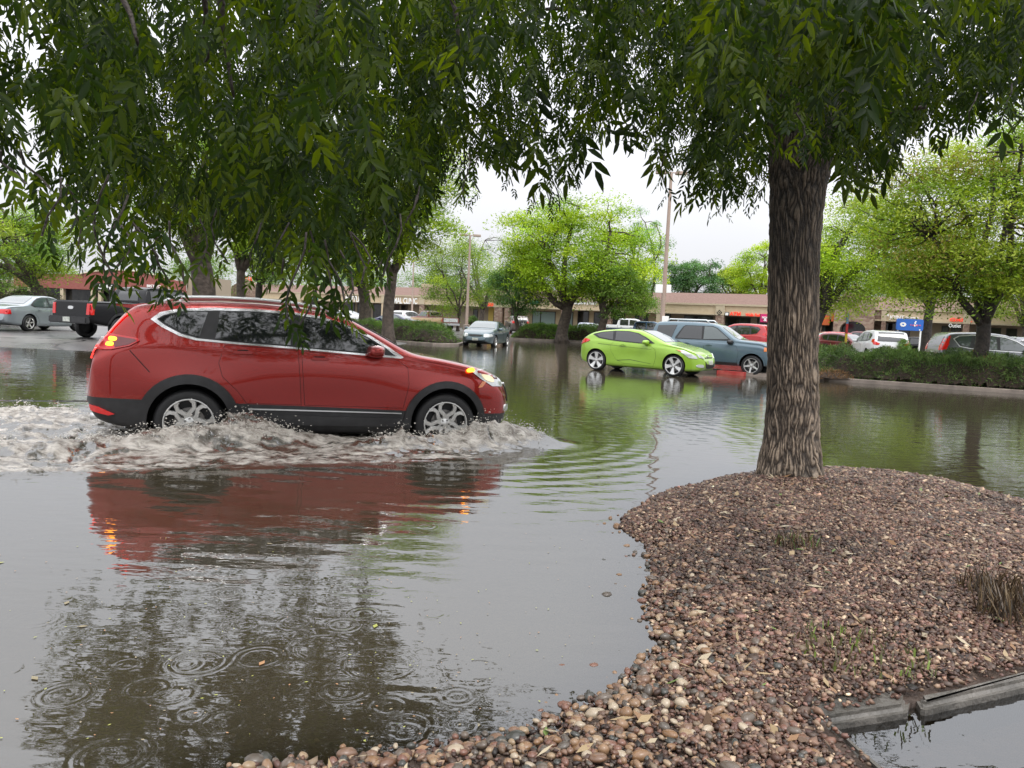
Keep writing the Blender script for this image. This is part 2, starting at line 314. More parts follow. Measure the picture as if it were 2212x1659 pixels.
# kerbstones beside the small pool
def slab(name, pix, top, thick, mat, bev=.025):
    pts = [G(a, b_, top) for a, b_ in pix]; bm = bmesh.new(); vs_ = [bm.verts.new((p[0], p[1], top)) for p in pts]
    f = bm.faces.new(vs_); bmesh.ops.recalc_face_normals(bm, faces=[f])
    if f.normal.z < 0: f.normal_flip()
    r = bmesh.ops.extrude_face_region(bm, geom=[f]); 
    for v in [g for g in r['geom'] if isinstance(g, bmesh.types.BMVert)]: v.co.z += 0
    for v in vs_: v.co.z -= thick
    bmesh.ops.recalc_face_normals(bm, faces=bm.faces[:])
    ed = [e for e in bm.edges if e.verts[0].co.z > top-.01 and e.verts[1].co.z > top-.01]
    bmesh.ops.bevel(bm, geom=ed, offset=bev, segments=3, affect='EDGES')
    me = bpy.data.meshes.new(name); bm.to_mesh(me); bm.free(); o = link(name, me, None, mat)
    return tag(o, kind='structure')
slab('kerb', [(1640, 1530), (1790, 1470), (1925, 1466), (1966, 1505), (1962, 1526), (1800, 1551), (1740, 1568)], .05, .3, M['conc'])
slab('kerb', [(1978, 1497), (2060, 1482), (2212, 1443), (2480, 1375), (2500, 1405), (2212, 1474), (2000, 1521), (1990, 1518)], .05, .3, M['conc'])
slab('kerb', [(1776, 1562), (1800, 1554), (2010, 1735), (1980, 1750)], .045, .3, M['conc'])
# submerged kerb line seen through the water
slab('kerb', [(1300, 1130), (1345, 1130), (1265, 1440), (1200, 1440)], -.035, .2, M['conc'])
# grass stubs
def tuft(name, px, py, n, hgt, spread, cols, label, z=.15):
    c = G(px, py, z); a = rng.uniform(0, 6.28, n); r = spread*np.sqrt(rng.random(n)); bx, by = c[0]+r*np.cos(a), c[1]+r*np.sin(a)
    hh = hgt*rng.uniform(.4, 1.1, n); ln = rng.normal(0, .35, (n, 2)); w = .0022+.0025*rng.random(n); t = rng.uniform(0, 6.28, n)
    b0 = np.stack([bx, by, np.full(n, z-.03)], -1); top = b0+np.stack([ln[:, 0]*hh, ln[:, 1]*hh, hh], -1); mid = (b0+top)/2+np.array([0, 0, .01]); wv = np.stack([np.cos(t)*w, np.sin(t)*w, 0*w], -1)
    V = np.stack([b0-wv, b0+wv, mid+wv, mid-wv, top], 1).reshape(-1, 3); i = np.arange(n)*5
    Fc = np.concatenate([np.stack([i, i+1, i+2, i+3], -1), np.stack([i+3, i+2, i+4, i+4], -1)]); 
    me_f = [tuple(f) if f[2] != f[3] else tuple(f[:3]) for f in Fc]
    o = mesh_py(name, V, me_f, M['gravelm']); a_ = o.data.attributes.new('Col', 'FLOAT_COLOR', 'POINT')
    cl = np.ones((5*n, 4), np.float32); cl[:, :3] = np.repeat(np.array(cols)[rng.choice(len(cols), n)], 5, 0); a_.data.foreach_set('color', cl.ravel())
    return tag(o, label, 'grass tuft')
dry = [(.10, .065, .03), (.07, .045, .025), (.16, .11, .055), (.04, .03, .02)]
tuft('grass_tuft', 2150, 1275, 240, .16, .17, dry, 'dead brown cut grass clump at the right edge of the gravel mound')
tuft('grass_tuft', 2205, 1320, 260, .15, .2, dry, 'darker dead grass clump right behind the kerbstone at the frame edge')
tuft('grass_tuft', 1720, 1165, 130, .07, .16, dry+[(.12, .2, .05)], 'flat wisp of tan and green grass in front of the ash trunk')
tuft('grass_tuft', 1860, 1395, 150, .05, .3, [(.12, .13, .05), (.10, .08, .04), (.2, .28, .06)], 'low mossy sprigs on the gravel above the kerbstone')['kind'] = 'stuff'
# ---------------------------------------------------------------- the red car's line, used by the water too
hr = G(408, 913, .2); hf = G(962, 914.6, .2); hax = (hf-hr)[:2]; HWB = float(np.hypot(*hax)); hax /= HWB; hlf = np.array([-hax[1], hax[0]])
HORG = hr[:2]+hlf*.90
# ---------------------------------------------------------------- water
ang = np.radians(np.concatenate([np.linspace(-85, -43.5, 50), np.linspace(-43, 43, 900), np.linspace(43.5, 85, 50)])); rr = [1.7]
while rr[-1] < 5.6: rr.append(rr[-1]*1.0022)
while rr[-1] < 12.5: rr.append(rr[-1]*1.0030)
while rr[-1] < 140: rr.append(rr[-1]*1.009)
rr = np.array(rr); AA, RR = np.meshgrid(ang, rr); WX, WY = RR*np.sin(AA), RR*np.cos(AA)
WZ = np.zeros_like(WX); foam = np.zeros_like(WX)
cx_, cy_ = (WX-HORG[0])*hax[0]+(WY-HORG[1])*hax[1], (WX-HORG[0])*hlf[0]+(WY-HORG[1])*hlf[1]   # car frame
lx, ly = cx_, cy_+.0
# wake region
outer = -(.98+1.55*sm(5.0, 2.4, lx)**1.0+.55*sm(2.5, -3, lx)+.25*sm(-2, -6, lx)); inner = np.where(lx > -1.0, .7, 1.4+.35*sm(-1, -5, lx))
wob = (fbm(lx*1.1, ly*1.1+9, 3)-.5)*.5
e_out = sm(0, .35, ly-outer+wob*.6); e_in = sm(0, .3, inner-ly); tip = sm(4.55, 3.7, lx+wob*.5)
mask = e_out*e_in*tip
u1, v1 = lx*2.3+.4*ly, ly*3.4
turb = fbm(u1+fbm(lx*3, ly*3)*1.5, v1, 5, True)
cho = fbm(lx*7, ly*9, 4, True)
amp = .028+.03*sm(0, -1.2, lx)*sm(-7.5, -1, lx)
WZ += mask*((turb-.5)*amp*2+(cho-.5)*.035)
# rolling ridge thrown out from the rear wheel, and the one from the front wheel
def ridge(x0, y0, x1, y1, w, h0, h1, pk):
    ex, ey = x1-x0, y1-y0; Ln = math.hypot(ex, ey); t = ((lx-x0)*ex+(ly-y0)*ey)/Ln**2; dd = ((lx-x0)*-ey+(ly-y0)*ex)/Ln
    prof = h0+(h1-h0)*sm(0, pk, t); prof = prof*sm(1.25, pk, t)*sm(-.35, .1, t)
    jag = .62+.75*fbm(lx*6, ly*5+3, 4, True)
    return prof*np.exp(-(dd/w)**2)*jag
r1_ = ridge(-1.5, -1.75, 1.5, -1.15, .24, .05, .20, .60)+ridge(.15, -1.2, .95, -1.1, .11, .04, .17, .5); r2_ = ridge(2.4, -1.5, 4.15, -1.15, .22, .05, .22, .62)
r3_ = ridge(-3.8, -2.3, -1.0, -1.9, .3, .05, .09, .5); r4_ = ridge(-5.5, .9, -1.0, .7, .4, .07, .10, .8); r5_ = ridge(-5.5, -.4, -1.6, .1, .35, .07, .09, .7)
r6_ = ridge(1.6, -1.7, 2.7, -1.45, .2, .06, .12, .5); r7_ = ridge(-6, -1.4, -2.2, -1.1, .35, .08, .10, .6)
RG = r1_+r2_+r3_+r4_+r5_+r6_+r7_; spk = sm(.55, .95, fbm(lx*5+2*ly, ly*7, 4))*.10*sm(.05, .25, RG)
WZ += RG+spk
brk = fbm(lx*4.2+3*fbm(lx*1.7, ly*2.2), ly*7.5, 5, True)
foam = np.clip(mask*(-.16+1.35*sm(.46, .86, turb*.45+brk*.55))+sm(.02, .16, RG)*(.10+.9*sm(.42, .78, brk)), 0, 1)*np.clip(mask+sm(.03, .1, RG), 0, 1)
foam = foam*(1-.35*sm(-.6, -2.2, lx)*sm(.75, .35, brk))
far_side = sm(1.1, 1.5, ly)*sm(2.8, 2.2, ly)*sm(1.5, -.5, lx)                       # smooth swell on the far side
WZ += far_side*.05
# bow waves spreading
bx_, by_ = HORG+hax*3.2; rb = np.hypot(WX-bx_, WY-by_)
env = sm(1.4, 2.4, rb)*np.exp(-(rb/5.5)**2)*(1-mask)
WZ += env*.0014*np.sin(rb*2*math.pi/.30+1.5*vn(WX*.8, WY*.8))
rx_, ry_ = HORG+hax*.2; rb = np.hypot(WX-rx_, WY-ry_); WZ += sm(2.0, 2.6, rb)*np.exp(-((rb-2.0)/1.3)**2)*(1-mask)*.0022*np.sin(rb*2*math.pi/.55)
# light wind ripple, stronger far out
WZ += .0035*sm(8, 14, RR)*(fbm(WX*1.2, WY*3.2, 3)-.5)+.0012*(fbm(WX*.9+4, WY*1.4, 2)-.5)
# raindrop rings
drops = [(1025, 1455, .2), (880, 1565, .10), (948, 1458, .10), (1040, 1445, .13), (745, 1490, .12), (720, 1495, .09), (1060, 1385, .10), (240, 1632, .16), (95, 1475, .15), (140, 1500, .12), (320, 1487, .12), (370, 1500, .10),
         (155, 1335, .13), (75, 1338, .15), (150, 1365, .09), (820, 1435, .22), (740, 1350, .10), (640, 1345, .1), (935, 1325, .09), (1250, 1070, .18), (700, 1400, .2), (560, 1420, .14), (520, 1350, .12), (430, 1430, .16), (480, 1560, .12),
         (300, 1400, .14), (1165, 1240, .09), (1210, 1385, .08), (615, 1495, .1), (880, 1345, .08), (10, 1440, .12), (260, 1270, .12), (640, 1560, .15), (1030, 1230, .07), (760, 1420, .12), (1160, 1500, .06), (350, 1600, .1), (560, 1520, .12), (180, 1560, .12), (60, 1580, .1)]
for (px, py, R_) in [(a_, b_, c_*.68) for a_, b_, c_ in drops[:25]]+[(rng.uniform(-20, 1350), rng.uniform(1080, 1600), rng.uniform(.02, .07)) for _ in range(40)]:
    g = G(px, py); q = np.hypot(WX-g[0], WY-g[1]); k = q < R_+.12
    WZ[k] += .00065*rng.uniform(.1, 1.)*np.cos((q[k]-R_)*2*math.pi/rng.uniform(.03, .042))*np.exp(-((q[k]-R_)/rng.uniform(.018, .035))**2)
dshore = sdist(WX[:700], WY[:700], SH); depthm = np.full(WX.shape, .17); depthm[:700] = np.clip(-dshore*.10, 0, .17)
clear = np.exp(-depthm/.028)*.9+.04; clear = np.clip(clear*(1-foam), 0, 1)
ny, nx = WX.shape; gi = np.arange(nx*ny).reshape(ny, nx)
Fq = np.stack([gi[:-1, :-1], gi[:-1, 1:], gi[1:, 1:], gi[1:, :-1]], -1).reshape(-1, 4)
m, nt_, out = newmat('flood_water'); Lk = nt_.links.new
tc = nd(nt_, 'ShaderNodeTexCoord'); mp = nd(nt_, 'ShaderNodeMapping'); mp.inputs['Scale'].default_value = (1., 2.2, 1.)
n1 = nd(nt_, 'ShaderNodeTexNoise', Scale=3.2, Detail=3., Roughness=.45); bp = nd(nt_, 'ShaderNodeBump', Strength=.35, Distance=.012)
af = nd(nt_, 'ShaderNodeAttribute', attribute_name='foam'); ac = nd(nt_, 'ShaderNodeAttribute', attribute_name='clear')
fr = nd(nt_, 'ShaderNodeFresnel', IOR=2.25); gl = nd(nt_, 'ShaderNodeBsdfGlossy', Roughness=.02); gl.inputs['Color'].default_value = (.93, .95, .97, 1)
df = nd(nt_, 'ShaderNodeBsdfDiffuse'); df.inputs['Color'].default_value = (.058, .048, .031, 1)
tr = nd(nt_, 'ShaderNodeBsdfTransparent'); tr.inputs['Color'].default_value = (.75, .68, .55, 1)
m1 = nd(nt_, 'ShaderNodeMixShader'); m2 = nd(nt_, 'ShaderNodeMixShader'); m3 = nd(nt_, 'ShaderNodeMixShader')
fo = nd(nt_, 'ShaderNodeBsdfPrincipled', Roughness=.25); nf = nd(nt_, 'ShaderNodeTexNoise', Scale=7., Detail=8., Roughness=.68, Distortion=.6); mpf = nd(nt_, 'ShaderNodeMapping'); mpf.inputs['Rotation'].default_value = (0, 0, -math.atan2(hax[1], hax[0])); mpf.inputs['Scale'].default_value = (.8, 1.7, 1.5)
rf = nd(nt_, 'ShaderNodeValToRGB'); rf.color_ramp.elements[0].position = .34; rf.color_ramp.elements[1].position = .62
rf.color_ramp.elements[0].color = (.12, .10, .078, 1); rf.color_ramp.elements[1].color = (.66, .615, .55, 1)
fm = nd(nt_, 'ShaderNodeMath', operation='MULTIPLY_ADD'); fm.inputs[1].default_value = 1.5; fm.inputs[2].default_value = -.62
fa = nd(nt_, 'ShaderNodeMath', operation='ADD'); fmu = nd(nt_, 'ShaderNodeMath', operation='MULTIPLY', use_clamp=True); fmu.inputs[1].default_value = 1.25
bf = nd(nt_, 'ShaderNodeBump', Strength=.9, Distance=.05)
Lk(tc.outputs['Object'], mp.inputs[0]); Lk(mp.outputs[0], n1.inputs['Vector']); Lk(n1.outputs['Fac'], bp.inputs['Height'])
Lk(bp.outputs[0], gl.inputs['Normal']); Lk(bp.outputs[0], fr.inputs['Normal'])
Lk(ac.outputs['Fac'], m1.inputs[0]); Lk(df.outputs[0], m1.inputs[1]); Lk(tr.outputs[0], m1.inputs[2])
Lk(fr.outputs[0], m2.inputs[0]); Lk(m1.outputs[0], m2.inputs[1]); Lk(gl.outputs[0], m2.inputs[2])
Lk(tc.outputs['Object'], mpf.inputs[0]); Lk(mpf.outputs[0], nf.inputs['Vector']); Lk(nf.outputs['Fac'], rf.inputs[0]); Lk(rf.outputs[0], fo.inputs['Base Color']); Lk(nf.outputs['Fac'], bf.inputs['Height']); Lk(bf.outputs[0], fo.inputs['Normal'])
Lk(nf.outputs['Fac'], fm.inputs[0]); Lk(fm.outputs[0], fa.inputs[0]); Lk(af.outputs['Fac'], fa.inputs[1]); 
mul = nd(nt_, 'ShaderNodeMath', operation='MULTIPLY'); Lk(fa.outputs[0], mul.inputs[0]); 
st = nd(nt_, 'ShaderNodeMath', operation='MULTIPLY', use_clamp=True); st.inputs[1].default_value = 3.; Lk(af.outputs['Fac'], st.inputs[0]); Lk(st.outputs[0], mul.inputs[1])
Lk(mul.outputs[0], fmu.inputs[0]); Lk(fmu.outputs[0], m3.inputs[0])
Lk(m2.outputs[0], m3.inputs[1]); Lk(fo.outputs[0], m3.inputs[2]); Lk(m3.outputs[0], out.inputs[0])
M['water'] = m
tag(mesh_np('flood_water', np.stack([WX, WY, WZ], -1).reshape(-1, 3), Fq, m, smooth=True, attrs=dict(foam=foam.ravel(), clear=clear.ravel())), kind='structure')
# spray thrown up by the car
sp_m = pbr('water_spray', (.62, .59, .53), .12, spec=.6)
k = np.argwhere(RG > .10); k = k[rng.choice(len(k), 3200)]; bx, by, bz = WX[k[:, 0], k[:, 1]], WY[k[:, 0], k[:, 1]], WZ[k[:, 0], k[:, 1]]
n = len(bx); V0, F0 = ico(1); rad = rng.lognormal(math.log(.0027), .5, n).clip(.0013, .008); up_ = rng.exponential(.035, n)
pt = np.stack([bx+rng.normal(0, .05, n), by+rng.normal(0, .05, n), bz+up_], -1)
st_ = np.stack([rng.uniform(1, 2.6, n), np.ones(n), rng.uniform(.8, 2, n)], -1)
V = (V0[None]*(rad[:, None]*st_)[:, None, :]+pt[:, None, :]).reshape(-1, 3); Fc = (F0[None]+(np.arange(n)*len(V0))[:, None, None]).reshape(-1, 3)
tag(mesh_np('water_spray', V, Fc, sp_m, smooth=True), 'tan water droplets flung up beside the red car wheels', 'spray', kind='stuff')
# floating leaf scraps
n = 260; px = rng.uniform(-50, 1300, n); py = rng.uniform(1150, 1600, n); c = np.array([G(a, b_, .004) for a, b_ in zip(px, py)]); a = rng.uniform(0, 6.28, n); l = rng.uniform(.003, .009, n); l[:8] = .025
u = np.stack([np.cos(a), np.sin(a), 0*a], -1)*l[:, None]; v = np.stack([-np.sin(a), np.cos(a), 0*a], -1)*(l*.5)[:, None]
hh, dd, qq = mound(c[:, 0], c[:, 1]); kk = dd < -.1; V = np.stack([c-u, c+v, c+u, c-v], 1)[kk].reshape(-1, 3); n = int(kk.sum())
tag(mesh_np('floating_leaves', V, np.arange(4*n).reshape(n, 4), M['gravelm'], col=np.repeat(np.array([(.4, .42, .1), (.45, .25, .12), (.3, .25, .15)])[rng.choice(3, n)], 4, 0)), 'tiny yellow and tan leaf scraps floating on the near water', 'leaves', kind='stuff')
# ---------------------------------------------------------------- cars
def curve(pts, xs, sig=.035):
    pts = sorted(pts); px = [p[0] for p in pts]; pz = [p[1] for p in pts]
    X = np.arange(px[0]-.3, px[-1]+.3, .01); Z = np.interp(X, px, pz)
    s0 = (pz[1]-pz[0])/(px[1]-px[0]+1e-9); s1 = (pz[-1]-pz[-2])/(px[-1]-px[-2]+1e-9)
    Z = np.where(X < px[0], pz[0]+(X-px[0])*s0, np.where(X > px[-1], pz[-1]+(X-px[-1])*s1, Z))
    kx = np.arange(-12, 13)*.01; kk = np.exp(-(kx/sig)**2/2); kk /= kk.sum(); Zs = np.convolve(np.pad(Z, 12, mode='edge'), kk, 'valid')
    return np.interp(xs, X, Zs)
def crom(pts, n):
    P_ = np.array(pts, float); P0 = np.vstack([2*P_[0]-P_[1], P_, 2*P_[-1]-P_[-2]]); out = []
    for i in range(len(P_)-1):
        a, b, c, d = P0[i:i+4]
        dl = np.linalg.norm(c-b)
        t1 = (c-a)*.5*min(1, dl/(np.linalg.norm(c-a)*.5+1e-9)); t2 = (d-b)*.5*min(1, dl/(np.linalg.norm(d-b)*.5+1e-9))
        for t in np.arange(n)/n:
            h1 = 2*t**3-3*t**2+1; h2 = -2*t**3+3*t**2; h3 = t**3-2*t**2+t; h4 = t**3-t**2
            out.append(b*h1+c*h2+t1*h3+t2*h4)
    out.append(P_[-1]); return np.array(out)
CUTS = {}
def body_mesh(sp):
    x0 = sp['top'][0][0]; x1 = sp['top'][-1][0]
    t = np.linspace(0, 1, 104); xs = x0+(x1-x0)*(t-.0*np.sin(2*np.pi*t)); e = .5-.5*np.cos(np.pi*t); xs = x0+(x1-x0)*(.55*t+.45*e)
    zt = curve(sp['top'], xs, sp.get('sig', .03)); zb = curve(sp['bot'], xs); be = curve(sp['belt'], xs, .06); w = curve(sp['plan'], xs, .04)
    tum = sp.get('tum', .30); V = []; NP = None
    for i, x in enumerate(xs):
        b_, tp = zb[i], max(zt[i], zb[i]+.06); zs = max(min(be[i], tp-.03), b_+.03); h = tp-zs; ww = w[i]; hb = zs-b_
        yG = ww-.03-tum*max(0, h-.06)*(1-.15*max(0, h-.3)); zG = zs+max(.6*h, h-.075)
        yH = yG-min(.10, .35*yG); zH = zG+.78*(tp-zG)
        k = [(0, b_), (max(ww-.18, .05), b_), (ww-.045, b_+.045*min(1, hb/.2)), (ww-.012, b_+.30*hb), (ww, b_+.62*hb), (ww-.008, zs-.10*hb), (ww-.035, zs+.01*min(1, h*10)), (yG, zG), (yH, zH), (yH*.55, tp-.004), (0, tp)]
        if h > .25 and x > x0+.1: pass
        c = crom(k, 5); c[:, 0] = np.maximum(c[:, 0], 0)
        for (xa, am, rad, zc) in sp.get('bulge', ()):
            c[:, 0] += am*math.exp(-((x-xa)/rad)**2)*np.exp(-((c[:, 1]-zc)/.2)**2)*(c[:, 0] > .3)
        NP = len(c); V += [(x, -y, z) for y, z in c]+[(x, y, z) for y, z in c[-2:0:-1]]
    R_ = 2*NP-2; n = len(xs)
    Fc = [(i*R_+k, (i+1)*R_+k, (i+1)*R_+(k+1) % R_, i*R_+(k+1) % R_) for i in range(n-1) for k in range(R_)]
    Fc += [tuple(range(R_)), tuple(range((n-1)*R_+R_-1, (n-1)*R_-1, -1))]
    me = bpy.data.meshes.new('body'); me.from_pydata(V, [], Fc); me.update()
    bm = bmesh.new(); bm.from_mesh(me); bmesh.ops.recalc_face_normals(bm, faces=bm.faces[:]); bm.to_mesh(me)
    bvh = BVHTree.FromBMesh(bm); bm.free(); return me, bvh
def cut_wells(me, sp, mats):
    o = link('tmp', me, None, mats); cb = MB()
    for xa in (0, sp['wb']):
        for s in (-1, 1):
            y0, y1 = (sp['W']-.34)*s, (sp['W']+.3)*s; b = MB()
            cb.lathe([(0.001, min(y0, y1)), (sp['rw'], min(y0, y1)), (sp['rw'], max(y0, y1)), (0.001, max(y0, y1))], 'y', (xa, 0, sp['rt']+.01), 40, 1)
    c = cb.build('tmpc', mats); bm = bmesh.new(); bm.from_mesh(c.data); bmesh.ops.remove_doubles(bm, verts=bm.verts[:], dist=.002); bmesh.ops.recalc_face_normals(bm, faces=bm.faces[:]); bm.to_mesh(c.data); bm.free()
    for p in c.data.polygons: p.material_index = 1
    md = o.modifiers.new('b', 'BOOLEAN'); md.operation = 'DIFFERENCE'; md.object = c; md.solver = 'EXACT'
    bpy.context.view_layer.update(); dg = bpy.context.evaluated_depsgraph_get(); nm = bpy.data.meshes.new_from_object(o.evaluated_get(dg))
    bpy.data.objects.remove(o); cm = c.data; bpy.data.objects.remove(c); bpy.data.meshes.remove(cm)
    if len(nm.materials) < 2: nm.materials.clear(); [nm.materials.append(x) for x in mats]
    return nm
DIRS = dict(R=((0, 1, 0), lambda a, b: (a, -3, b)), L=((0, -1, 0), lambda a, b: (a, 3, b)), F=((-1, 0, 0), lambda a, b: (9, a, b)), B=((1, 0, 0), lambda a, b: (-9, a, b)), T=((0, 0, -1), lambda a, b: (a, b, 5)))
def patch(bvh, name, poly, d, mat, parent, off=.006, grid=.06, skirt=.02, mn=None, hole=None):
    dirv, org = DIRS[d]; dv = Vector(dirv); bm = bmesh.new(); poly = list(poly)
    vs = [bm.verts.new((a, b, 0)) for a, b in poly]; bm.faces.new(vs)
    A = np.array(poly)
    for ax_ in (0, 1):
        lo, hi = A[:, ax_].min(), A[:, ax_].max(); g = max(grid, (hi-lo)/40); 
        for c in np.arange(lo+g*.5, hi, g):
            co = [0, 0, 0]; no = [0, 0, 0]; co[ax_] = c; no[ax_] = 1
            bmesh.ops.bisect_plane(bm, geom=bm.verts[:]+bm.edges[:]+bm.faces[:], plane_co=co, plane_no=no)
    bd = [e for e in bm.edges if len(e.link_faces) == 1]; 
    r = bmesh.ops.extrude_edge_only(bm, edges=bd); sk = {v for v in r['geom'] if isinstance(v, bmesh.types.BMVert)}
    for v in bm.verts:
        a, b = v.co.x, v.co.y; o_ = Vector(org(a, b)); loc, no, idx, dist = bvh.ray_cast(o_, dv)
        if loc is None:
            mid = o_+dv*(abs(o_.dot(dv))); loc, no, idx, dist = bvh.find_nearest(o_+dv*(3-.9 if d in 'RL' else 8.2 if d == 'F' else 8 if d == 'B' else 4))
        v.co = loc - dv*off if v not in sk else loc+dv*skirt
        if v not in sk: v.co += no*off*.6 if no.dot(dv) < 0 else Vector()
    for e in bd: e.smooth = False
    for f in bm.faces: f.smooth = True
    bmesh.ops.recalc_face_normals(bm, faces=bm.faces[:])
    ft = [f for f in bm.faces if not any(v in sk for v in f.verts)]
    if ft and sum(f.normal.dot(dv) for f in ft) > 0: bmesh.ops.reverse_faces(bm, faces=bm.faces[:])
    me = bpy.data.meshes.new(name); bm.to_mesh(me); bm.free(); return link(name, me, parent, mat)
def grow(poly, d):
    A = np.array(poly, float); c = A.mean(0); n = len(A); out = []; ar = sum(A[i][0]*A[(i+1) % n][1]-A[(i+1) % n][0]*A[i][1] for i in range(n))
    for i in range(n):
        p, q, r = A[i-1], A[i], A[(i+1) % n]; e1 = (q-p)/(np.linalg.norm(q-p)+1e-9); e2 = (r-q)/(np.linalg.norm(r-q)+1e-9)
        n1 = np.array([e1[1], -e1[0]]); n2 = np.array([e2[1], -e2[0]]); m_ = n1+n2; m_ /= max(np.linalg.norm(m_), .5)**1; k = 1/max(m_.dot(n1), .5)
        out.append(tuple(q+m_*d*min(k, 1.6)*(1 if ar > 0 else -1)))
    return out
def rpoly(pts, n=4):
    """closed smooth polygon through pts"""
    P_ = np.array(pts, float); m_ = len(P_); out = []
    for i in range(m_):
        a, b, c, d = P_[i-1], P_[i], P_[(i+1) % m_], P_[(i+2) % m_]
        for t in np.arange(n)/n:
            out.append(tuple(.5*(2*b+(c-a)*t+(2*a-5*b+4*c-d)*t*t+(3*b-a-3*c+d)*t**3)))
    return out
def arc_ring(cx, cz, r0, r1, a0, a1, n=22):
    A = np.radians(np.linspace(a0, a1, n)); return [(cx+r1*math.cos(a), cz+r1*math.sin(a)) for a in A]+[(cx+r0*math.cos(a), cz+r0*math.sin(a)) for a in A[::-1]]
WH = {}
def wheel_meshes(rt, rr, wd, style, mat):
    key = (round(rt, 3), round(rr, 3), style, mat)
    if key in WH: return WH[key]
    h = wd/2; t = MB()
    t.lathe([(rr*.96, -h*.9), (rr, -h*.98), (rr+.015, -h), ((rt+rr)/2, -h*1.06), (rt-.03, -h*.96), (rt-.008, -h*.78), (rt, -h*.5), (rt, h*.5), (rt-.03, h*.96), (rr, h*.95), (rr*.9, h*.6)], 'y', n=44)
    a = t.build('tmp', M['tyre'], smooth=True, ang=50)
    r = MB(); o_ = -h
    r.lathe([(rr*1.02, o_-.004), (rr*1.03, o_-.012), (rr*.985, o_-.012), (rr*.95, o_+.01)], 'y', n=44, mi=0)
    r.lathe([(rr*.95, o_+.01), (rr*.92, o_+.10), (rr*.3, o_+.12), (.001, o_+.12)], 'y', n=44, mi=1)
    r.lathe([(rr*.62, o_+.095), (rr*.62, o_+.085), (rr*.3, o_+.085)], 'y', n=32, mi=2)
    ns = 5 if style != 'six' else 6
    def spoke(pts, w0, w1, y0, y1, yaw):                # a beam from hub to lip in local 2D
        c, s = math.cos(yaw), math.sin(yaw); V = []
        for i, (px, pz) in enumerate(pts):
            tt = i/(len(pts)-1); w = w0+(w1-w0)*tt; y = y0+(y1-y0)*tt
            q0, q1 = pts[max(i-1, 0)], pts[min(i+1, len(pts)-1)]; dx, dz = q1[0]-q0[0], q1[1]-q0[1]; l = math.hypot(dx, dz); nx_, nz_ = -dz/l, dx/l
            for (ww, yy) in ((-w, y+.022), (-w*.75, y), (w*.75, y), (w, y+.022)):
                X, Z = px+nx_*ww, pz+nz_*ww; V.append((X*c-Z*s, yy, X*s+Z*c))
        Fc = [(i*4+k, i*4+k+1, (i+1)*4+k+1, (i+1)*4+k) for i in range(len(pts)-1) for k in range(3)]; r.add(V, Fc, 0)
    for k in range(ns):
        a0 = 2*math.pi*k/ns+.35
        if style == 'fork':
            for s_ in (-1, 1): spoke([(rr*.10, s_*.012), (rr*.38, s_*rr*.08), (rr*.58, s_*rr*.33), (rr*.80, s_*rr*.36), (rr*.97, s_*rr*.26)], rr*.11, rr*.10, o_+.03, o_+.0, a0)
            spoke([(rr*.05, 0), (rr*.42, 0)], rr*.13, rr*.09, o_+.035, o_+.03, a0)
        elif style == 'wide':
            spoke([(rr*.08, 0), (rr*.4, 0), (rr*.7, 0), (rr*.97, 0)], rr*.10, rr*.30, o_+.03, o_+.0, a0)
        elif style == 'six':
            spoke([(rr*.08, 0), (rr*.5, 0), (rr*.97, 0)], rr*.14, rr*.17, o_+.02, o_+.005, a0)
        else:
            spoke([(rr*.08, 0), (rr*.5, 0), (rr*.97, 0)], rr*.17, rr*.12, o_+.03, o_+.0, a0)
    r.lathe([(rr*.24, o_+.04), (rr*.22, o_+.015), (rr*.12, o_+.008), (.001, o_+.006)], 'y', n=24, mi=0)
    for k in range(5):
        a0 = 2*math.pi*k/5; r.lathe([(.012, -.004), (.012, .02), (0.001, -.005)], 'y', (rr*.17*math.cos(a0), o_+.0, rr*.17*math.sin(a0)), 8, 2)
    b = r.build('tmp', [M[mat] if isinstance(mat, str) else mat, M['rimdark'], M['rotor']], smooth=True, ang=35)
    WH[key] = (a.data, b.data); bpy.data.objects.remove(a); bpy.data.objects.remove(b); return WH[key]
def mirror_part(parent, x, y, z, s, mat, size=1.):
    b = MB(); bm = bmesh.new(); bmesh.ops.create_icosphere(bm, subdivisions=3, radius=1)
    V = []
    for v in bm.verts:
        p = v.co; q = [math.copysign(abs(c)**.7, c) for c in p]; V.append((x+q[0]*(.10-.03*q[1]*s)*size, s*(y+.12)+q[1]*.12*size*s*s, z+q[2]*.068*size*(1-.2*q[1]*s)))
    b.add(V, [tuple(v.index for v in f.verts) for f in bm.faces], 0)
    bm.free(); b.tube([(x+.03, s*(y-.06), z-.06), (x+.02, s*(y+.06), z-.035)], .028, 8, 1)
    o = b.build('wing_mirror', [mat, M['black']], parent, True); return o
